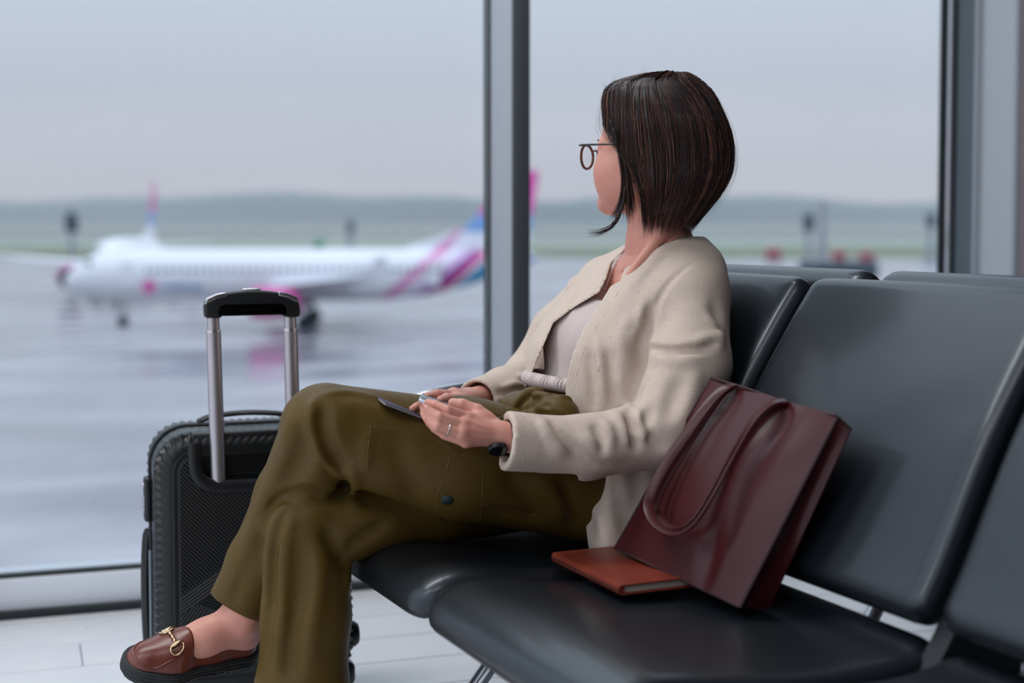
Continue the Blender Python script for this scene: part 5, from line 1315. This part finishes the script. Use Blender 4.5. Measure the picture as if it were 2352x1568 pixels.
# ---- the body under the clothes, simple and slimmer than they are
bd = SDF((0.42, 2.02, 0.10), (1.52, 2.66, 0.96), 0.008)
bd.loft([0.50, 0.60, 0.68, 0.78, 0.86, 0.93], [1.235, 1.235, 1.255, 1.31, 1.35, 1.385], [2.345]*6, [0.085, 0.085, 0.080, 0.085, 0.080, 0.060], [0.150, 0.135, 0.115, 0.125, 0.140, 0.120], k=0)
bd.chain([Lh, mL, Lk], [0.085, 0.075, 0.050], 0.03); bd.chain([Rh, mR, Rk], [0.080, 0.065, 0.048], 0.03)
bd.chain([Lk+np.array([0.01, 0.01, -0.01]), sL[1]+np.array([0, 0.008, 0]), sL[2]+np.array([0, 0.004, 0]), La], [0.040, 0.032, 0.028, 0.027], 0.015); bd.chain([Rk, Rk*0.5+Rb*0.5, Rb+np.array([0, 0, 0.03])], [0.048, 0.042, 0.032], 0.02)
bd.chain([LS, mU, LE, mF, LW-cdir*0.03], [0.045, 0.042, 0.034, 0.032, 0.024], 0.03); bd.chain([RS, RE, RW-rdir*0.02], [0.042, 0.034, 0.023], 0.03)
bV, bF = bd.data()
allV = []; allF = []; n0 = 0
for V, F in ((hV, hF), (cV, cF), (nV, nF), f1, f2_, (bV, bF)):
    allV.append(V); allF.append(F+n0); n0 += len(V)
body = mesh('body', np.concatenate(allV), np.concatenate(allF), M_skin, None, True); adopt(body, woman)

# ---- hair: a dark cap and combed strands
def hair_fn(nt, b, tc):
    b.inputs['Anisotropic'].default_value = 0.5
M_hair = mat('dark_brown_hair', lin(30, 19, 19), 0.38, spec=0.38, fn=hair_fn)
M_hair2 = mat('brown_hair', lin(78, 48, 40), 0.38, spec=0.4, fn=hair_fn)
M_hair3 = mat('light_brown_strands', lin(142, 98, 76), 0.38, spec=0.5, fn=hair_fn)
rows = [(172, 1528, 1550), (176, 1502, 1566), (183, 1466, 1585), (191, 1428, 1600), (200, 1400, 1612), (213, 1389, 1626), (235, 1385, 1641), (265, 1386, 1654), (300, 1386, 1667), (350, 1388, 1676), (395, 1396, 1673), (430, 1404, 1660), (465, 1414, 1640), (500, 1424, 1612), (530, 1430, 1592), (545, 1434, 1584)]
ry = np.array([q[0] for q in rows], float); rl = np.array([q[1] for q in rows], float); rr_ = np.array([q[2] for q in rows], float)
MPX = 2.70/FPX
Acoef = math.hypot(0.848*1.12, 0.53*0.92)      # support of the unit ellipse along the picture plane
def hair_pt(al, y, k=1.0):
    """point of the hair surface at azimuth al (0 = face, + = her left) and picture height y"""
    L_ = np.interp(y, ry, rl); R_ = np.interp(y, ry, rr_); S_ = (R_-L_)/2*MPX/Acoef; cxp = (R_+L_)/2
    off = (cxp-1492)*MPX                       # shift of the centre to picture right
    # slide the centre mostly backwards along the head axis
    fo = -off/0.848
    u = (375-y)*MPX
    cxm = -0.848*1.12*np.cos(al)-0.53*0.92*np.sin(al); cdp = 0.53*1.12*np.cos(al)-0.848*0.92*np.sin(al)
    k = k*(1-np.interp(y, [172, 180, 191, 200, 215, 240, 275], [0.0, 0.12, 0.27, 0.28, 0.22, 0.10, 0.0])*cdp**2/(cxm**2+cdp**2))
    f = fo+S_*1.12*np.cos(al)*k; l = S_*0.92*np.sin(al)*k
    return HO[None, :]+f[:, None]*HF+l[:, None]*HL+u[:, None]*HU
LIMY = [250, 275, 300, 330, 365, 400, 430]; LIMA = [0.0, 0.35, 0.62, 0.92, 1.20, 1.36, 1.42]
def lim_a(y): return np.interp(y, LIMY, LIMA)
nA, nY = 96, 46
ys = np.concatenate([np.linspace(178, 215, 12), np.linspace(220, 482, nY-12)])
al_ = np.linspace(0, 2*PI, nA, endpoint=False); alw = (al_+PI) % (2*PI)-PI
Vc = []; Fc = []
for y in ys:
    L_ = lim_a(y)+0.04; a2 = np.where(np.abs(alw) < L_, np.sign(alw+1e-9)*L_, alw) if y > 250 else alw
    Vc.append(hair_pt(a2, np.full(nA, y+9.0), 0.93-0.02*np.clip((200-y)/20, 0, 1)-0.07*np.clip((y-400)/80, 0, 1)))
for i in range(nY-1):
    for j in range(nA):
        if ys[i] > 250 and (j == 0 or j == nA-1 or (abs(alw[j]) < lim_a(ys[i]) and abs(alw[(j+1) % nA]) < lim_a(ys[i]))): continue
        Fc.append([i*nA+j, i*nA+(j+1) % nA, (i+1)*nA+(j+1) % nA, (i+1)*nA+j])
Fc.append(list(range(nA)))
hair_cap = mesh('hair_base', np.concatenate(Vc), Fc, M_hair, None, True)
md = hair_cap.modifiers.new('solid', 'SOLIDIFY'); md.thickness = 0.006; md.offset = -1
adopt(hair_cap, woman)
def strands(n, name, ymax_fn, al_fn, y0_fn, width, klo, khi, wav=0.0, fly=False, probs=(0.60, 0.30, 0.10)):
    m = 15; al0 = al_fn(n); y1 = ymax_fn(n, al0); y0 = y0_fn(n, al0)
    nc = 340; cid = ((al0 % (2*PI))/(2*PI)*nc*0.999).astype(int); cid = (cid+rng.integers(-2, 3, n)) % nc
    cph = rng.uniform(0, 2*PI, nc); camp = rng.normal(0, 1, nc); crad = rng.normal(0, 1, nc); ccol = rng.random(nc)
    kk = rng.uniform(klo, khi, n)+0.014*crad[cid]; P_ = np.zeros((n, m, 3))
    sg_ = np.sign((al0+PI) % (2*PI)-PI); vj = rng.normal(0, 0.0013, n)
    for j in range(m):
        t = j/(m-1); y = y0+(y1-y0)*t**1.7
        a = (al0+PI) % (2*PI)-PI
        a = a+0.05*camp[cid]*t+wav*np.sin(t*4+cph[cid])*t+rng.normal(0, 0.004, n)*t
        L_ = lim_a(y)+0.05*np.abs(camp[cid])
        a = np.where(np.abs(a) < L_, sg_*L_, a)
        k = kk*(1+0.012*np.sin(5*t+cph[cid]))-(0 if fly else np.clip((t-0.80)/0.20, 0, 1)**2*(0.05+0.05*np.abs(crad[cid])))
        if fly: k = kk*(1+0.12*t**2*np.abs(camp[cid]))
        P_[:, j] = hair_pt(a, y, k)+HU[None, :]*((0.0022*crad[(cid*7) % nc]+vj)*np.interp(y, [172, 180, 215, 260], [0.2, 1, 1, 0]))[:, None]
    mi = np.where(ccol[cid] < probs[0], 0, np.where(ccol[cid] < probs[0]+probs[1], 1, 2)); fl = rng.random(n) < 0.5; mi[fl] = rng.choice(3, fl.sum(), p=(0.62, 0.33, 0.05))
    return tubes3(P_, width, name, mi)
def tubes3(P_, width, name, mi=None):
    n, m, _ = P_.shape; T = np.gradient(P_, axis=1); T /= np.linalg.norm(T, axis=2, keepdims=True)+1e-9
    ref = P_-HO; ref /= np.linalg.norm(ref, axis=2, keepdims=True)+1e-9
    B = np.cross(T, ref); B /= np.linalg.norm(B, axis=2, keepdims=True)+1e-9; Nn = np.cross(B, T)
    w_ = (width*rng.uniform(0.7, 1.3, (n, 1)))*np.interp(np.linspace(0, 1, m), [0, 0.1, 0.75, 1], [0.6, 1, 0.85, 0.12])[None, :]
    ring = [P_+B*w_[..., None], P_+Nn*(w_*0.8)[..., None], P_-B*w_[..., None]]
    V = np.stack(ring, 2).reshape(-1, 3)
    base = (np.arange(n)[:, None]*m+np.arange(m-1)[None, :])*3
    F = np.concatenate([np.stack([base+k, base+(k+1) % 3, base+3+(k+1) % 3, base+3+k], -1).reshape(-1, 4) for k in range(3)])
    o = mesh(name, V, F, M_hair, None, True); o.data.materials.append(M_hair2); o.data.materials.append(M_hair3)
    if mi is None: mi = rng.choice(3, n, p=(0.66, 0.27, 0.07))
    o.data.polygons.foreach_set('material_index', np.concatenate([np.repeat(mi, m-1)]*3).astype(np.int32)); adopt(o, woman); return o
def hem_y(n, al):
    a = np.abs((al+PI) % (2*PI)-PI)
    full = np.interp(a, [0, 0.5, 0.9, 1.3, 1.7, 3.2], [300, 330, 420, 500, 524, 522])
    return full+8+rng.normal(0, 8, n)-np.abs(rng.normal(0, 22, n))+6*np.sin(al*9)
def y_top(n, al): return rng.uniform(172.2, 180, n)
h1 = strands(7200, 'hair', hem_y, lambda n: rng.uniform(0, 2*PI, n), y_top, 0.00062, 0.945, 1.0, 0.02)
h1['kind'] = 'stuff'
h3 = strands(220, 'flyaway_hair', hem_y, lambda n: rng.uniform(0.3, 2*PI-0.3, n), lambda n, al: rng.uniform(174, 230, n), 0.0002, 1.0, 1.03, 0.06, True); h3['kind'] = 'stuff'
# wisps: the lock in front of the ear that blows forward, and hairs lifting off the crown
def lock(pts, n, spread, width, name):
    m = 14; P_ = np.zeros((n, m, 3)); base = spline([tuple(PV(x, y, Y)) for x, y, Y in pts], m)
    for i in range(n):
        o = rng.normal(0, 1, 3)*spread; o2 = rng.normal(0, 1, 3)*spread*2.2
        for j in range(m): t = j/(m-1); P_[i, j] = base[j]+o*(0.4+0.6*t)+o2*t*t
    q = tubes3(P_, width, name); q['kind'] = 'stuff'; return q
lock([(1412, 300, 2.30), (1424, 360, 2.292), (1432, 420, 2.29), (1427, 470, 2.288), (1412, 500, 2.285)], 70, 0.0022, 0.0006, 'side_lock')
lock([(1436, 430, 2.28), (1428, 480, 2.275), (1410, 515, 2.268), (1385, 532, 2.262), (1352, 537, 2.258)], 34, 0.0016, 0.0005, 'loose_wisp')
lock([(1400, 270, 2.34), (1420, 320, 2.30), (1436, 380, 2.285), (1445, 440, 2.28), (1448, 500, 2.28)], 90, 0.0030, 0.0006, 'side_lock')
for k in range(5): lock([(1440+16*k, 216-5*k, 2.34), (1412+18*k, 204-5*k, 2.35), (1392+20*k, 201-6*k, 2.36), (1384+22*k, 190-6*k, 2.365)], 9, 0.003, 0.0002, 'flyaway_hair')
# ---- glasses
M_tort = mat('tortoiseshell_acetate', lin(120, 58, 24), 0.25, var=(160, lin(30, 20, 20), 3), spec=0.6)
M_temple = mat('black_acetate', lin(30, 34, 38), 0.35)
def lens_fn(nt, b, tc):
    N = nt.nodes; L = nt.links
    tr = N.new('ShaderNodeBsdfTransparent'); tr.inputs[0].default_value = (0.97, 0.97, 0.97, 1); g_ = N.new('ShaderNodeBsdfGlossy'); g_.inputs['Roughness'].default_value = 0.02
    mx = N.new('ShaderNodeMixShader'); mx.inputs[0].default_value = 0.05; L.new(tr.outputs[0], mx.inputs[1]); L.new(g_.outputs[0], mx.inputs[2]); L.new(mx.outputs[0], N['Material Output'].inputs[0])
M_lens = mat('clear_lens', (1, 1, 1, 1), 0, fn=lens_fn)
gl = empty('glasses', tuple(hp_(0.1, 0, 0.03)), 'thin round tortoiseshell glasses with dark arms on her face', 'glasses')
def rim_pts(s_, k=1.0):
    o = []
    for a in np.linspace(0, 2*PI, 41)[:-1]:
        l = s_*0.0355+0.0265*k*math.cos(a); u = 0.0135+0.0225*k*math.sin(a)
        o.append(tuple(hp_(0.1165-0.9*max(0, abs(l)-0.03)**1.6*0.9, l, u)))
    return o
fr = MB().tube(rim_pts(1), 0.0026, 8, closed=True).tube(rim_pts(-1), 0.0026, 8, closed=True)
fr.tube([tuple(hp_(0.117, x, 0.026+0.002*math.cos(x*300))) for x in (-0.010, 0, 0.010)], 0.0016, 8)
adopt(fr.build('frame', M_tort, None), gl)
for s_ in (-1, 1):
    q = np.array(rim_pts(s_, 0.97)); c = q.mean(0)
    ln = mesh('lens', np.vstack([q, c]), [[i, (i+1) % 40, 40] for i in range(40)], M_lens, None, True); adopt(ln, gl)
    tp = [hp_(0.1155, s_*0.0610, 0.0345), hp_(0.105, s_*0.0670, 0.0345), hp_(0.06, s_*0.0735, 0.034), hp_(0.01, s_*0.0785, 0.031), hp_(-0.012, s_*0.078, 0.020), hp_(-0.028, s_*0.076, -0.005)]
    adopt(MB().tube(spline(tp, 24), 0.0038, 8, flat=0.55).build('temple', M_temple, None), gl)
# features of the face that are not skin: eyes, brows, lips, ear stud
M_eye = mat('eye_white', lin(225, 222, 220), 0.2); M_iris = mat('brown_iris', lin(60, 38, 28), 0.15); M_lip = mat('rose_lips', lin(186, 96, 96), 0.4)
for s_ in (-1, 1):
    e_ = MB().lathe([(0.0001, -0.0128)]+[(0.0128*math.cos(a), 0.0128*math.sin(a)) for a in np.linspace(-1.2, 1.2, 10)]+[(0.0001, 0.0128)], Matrix.Translation(hp_(0.0805, s_*0.030, 0.020)), 20).build('eye', M_eye, None); adopt(e_, woman)
    i_ = MB().lathe([(0.0001, 0.0006), (0.003, 0.0004), (0.0056, -0.0004), (0.006, -0.002)], Matrix.Translation(hp_(0.0928, s_*0.030, 0.020))@Matrix(((HL[0], HU[0], HF[0], 0), (HL[1], HU[1], HF[1], 0), (HL[2], HU[2], HF[2], 0), (0, 0, 0, 1))), 18).build('iris', M_iris, None); adopt(i_, woman)
    bw = MB().tube(spline([hp_(0.0945, s_*0.014, 0.040), hp_(0.0935, s_*0.030, 0.0455), hp_(0.080, s_*0.048, 0.043)], 12), [0.0026, 0.003, 0.003, 0.003, 0.003, 0.003, 0.0028, 0.0026, 0.0024, 0.002, 0.0016, 0.001], 8, flat=0.5).build('eyebrow', M_hair2, None); adopt(bw, woman)
lp = MB().tube(spline([hp_(0.096, -0.021, -0.0435), hp_(0.1035, -0.009, -0.0395), hp_(0.1045, 0, -0.0405), hp_(0.1035, 0.009, -0.0395), hp_(0.096, 0.021, -0.0435)], 16), 0.0032, 8, flat=0.8)
lp.tube(spline([hp_(0.095, -0.020, -0.044), hp_(0.1025, -0.009, -0.0490), hp_(0.1035, 0, -0.0500), hp_(0.1025, 0.009, -0.0490), hp_(0.095, 0.020, -0.044)], 16), 0.0035, 8, flat=0.8)
adopt(lp.build('lips', M_lip, None), woman)
es = MB().lathe([(0.0001, -0.0016), (0.0016, 0), (0.0001, 0.0016)], Matrix.Translation(hp_(0.004, 0.0845, -0.036)), 10).build('earring', M_gold, None)
tag(es, 'tiny gold stud in her left ear lobe', 'earring')

# ---- things she holds and wears
M_phone = mat('silver_phone_frame', lin(196, 204, 216), 0.25, 0.7); M_screen = mat('dark_phone_glass', lin(22, 20, 26), 0.08, spec=0.6)
pa = PV(961, 919, 2.222); pl_ = np.array([0.907*0.137, -0.42*0.137, -0.040]); pL = np.linalg.norm(pl_)
pn = frame(pa, pl_, (0.02, -0.03, 1.0)); pd_ = pn[:3, 1] if pn[1, 1] > 0 else -pn[:3, 1]
pc = pa+pl_*0.5+pd_*0.0355; Rp = Matrix(pn[:3, :3].tolist())
ph = empty('phone', tuple(pc), 'silver edged phone held in both hands over her lap', 'phone')
adopt(MB().box(tuple(pc), (pL, 0.071, 0.0082), Rp, 0.0035).build('frame', M_phone, None), ph)
adopt(MB().box(tuple(pc+pn[:3, 2]*0.0042), (pL-0.004, 0.067, 0.0008), Rp, 0.0003).build('screen', M_screen, None), ph)
M_pass = mat('dark_violet_cover', lin(52, 46, 74), 0.5)
qa, qb = PV(880, 921, 2.235), PV(953, 948, 2.235)
ql = (qb-qa)/np.linalg.norm(qb-qa); qn = frame(qa, qb-qa, (0.25, -0.13, 1.0)); qd = qn[:3, 1] if qn[1, 1] > 0 else -qn[:3, 1]
Rq = Matrix(qn[:3, :3].tolist()); ps = empty('passport', tuple(qa), 'dark violet booklet lying on her thigh under the phone', 'booklet')
qc = qa+ql*0.062+qd*0.030
adopt(MB().box(tuple(qc), (0.125, 0.088, 0.0012), Rq, 0.0004).box(tuple(qc-qn[:3, 2]*0.0040), (0.125, 0.088, 0.0010), Rq, 0.0003).build('cover', M_pass, None), ps)
adopt(MB().box(tuple(qc-qn[:3, 2]*0.0021), (0.121, 0.084, 0.0028), Rq, 0.0003).build('pages', M_paper, None), ps)
# ring
rc = mcp[2]*0.42+PV(1005, 979, 2.136)*0.58; rdr = PV(1005, 979, 2.136)-mcp[2]; Mr = frame(rc, np.cross(rdr, [0, 0, 1]), rdr)
rg = MB().tube([tuple(rc+Mr[:3, 0]*0.0104*math.cos(a)+Mr[:3, 1]*0.0104*math.sin(a)) for a in np.linspace(0, 2*PI, 33)[:-1]], 0.0012, 8, closed=True, flat=0.7).build('ring', M_silver, None)
tag(rg, 'thin silver ring on her left ring finger', 'ring')
# watch at the left wrist, under the cuff
wc = PV(1176, 1008, 2.136); Mw = frame(wc, (0, 0, 1), -cdir)
wt = empty('wristwatch', tuple(wc), 'dark round wristwatch on the left wrist under the jacket cuff', 'watch')
adopt(MB().tube([tuple(wc+Mw[:3, 0]*0.029*math.cos(a)+Mw[:3, 1]*0.029*math.sin(a)) for a in np.linspace(0, 2*PI, 41)[:-1]], 0.0085, 10, closed=True, flat=0.2).build('strap', M_plastic, None), wt)
wd = np.array([-0.12, -0.62, -0.78]); wd /= np.linalg.norm(wd); wp = PV(1143, 1031, 2.118)
Mk = Matrix(frame(wp, -cdir, wd).tolist())
adopt(MB().lathe([(0.001, -0.003), (0.0165, -0.003), (0.0165, 0.003), (0.015, 0.0045), (0.001, 0.0045)], Mk, 32).build('case', M_plastic2, None), wt)
adopt(MB().lathe([(0.001, 0.0046), (0.0145, 0.0046), (0.001, 0.0050)], Mk, 32).build('dial', M_screen, None), wt)
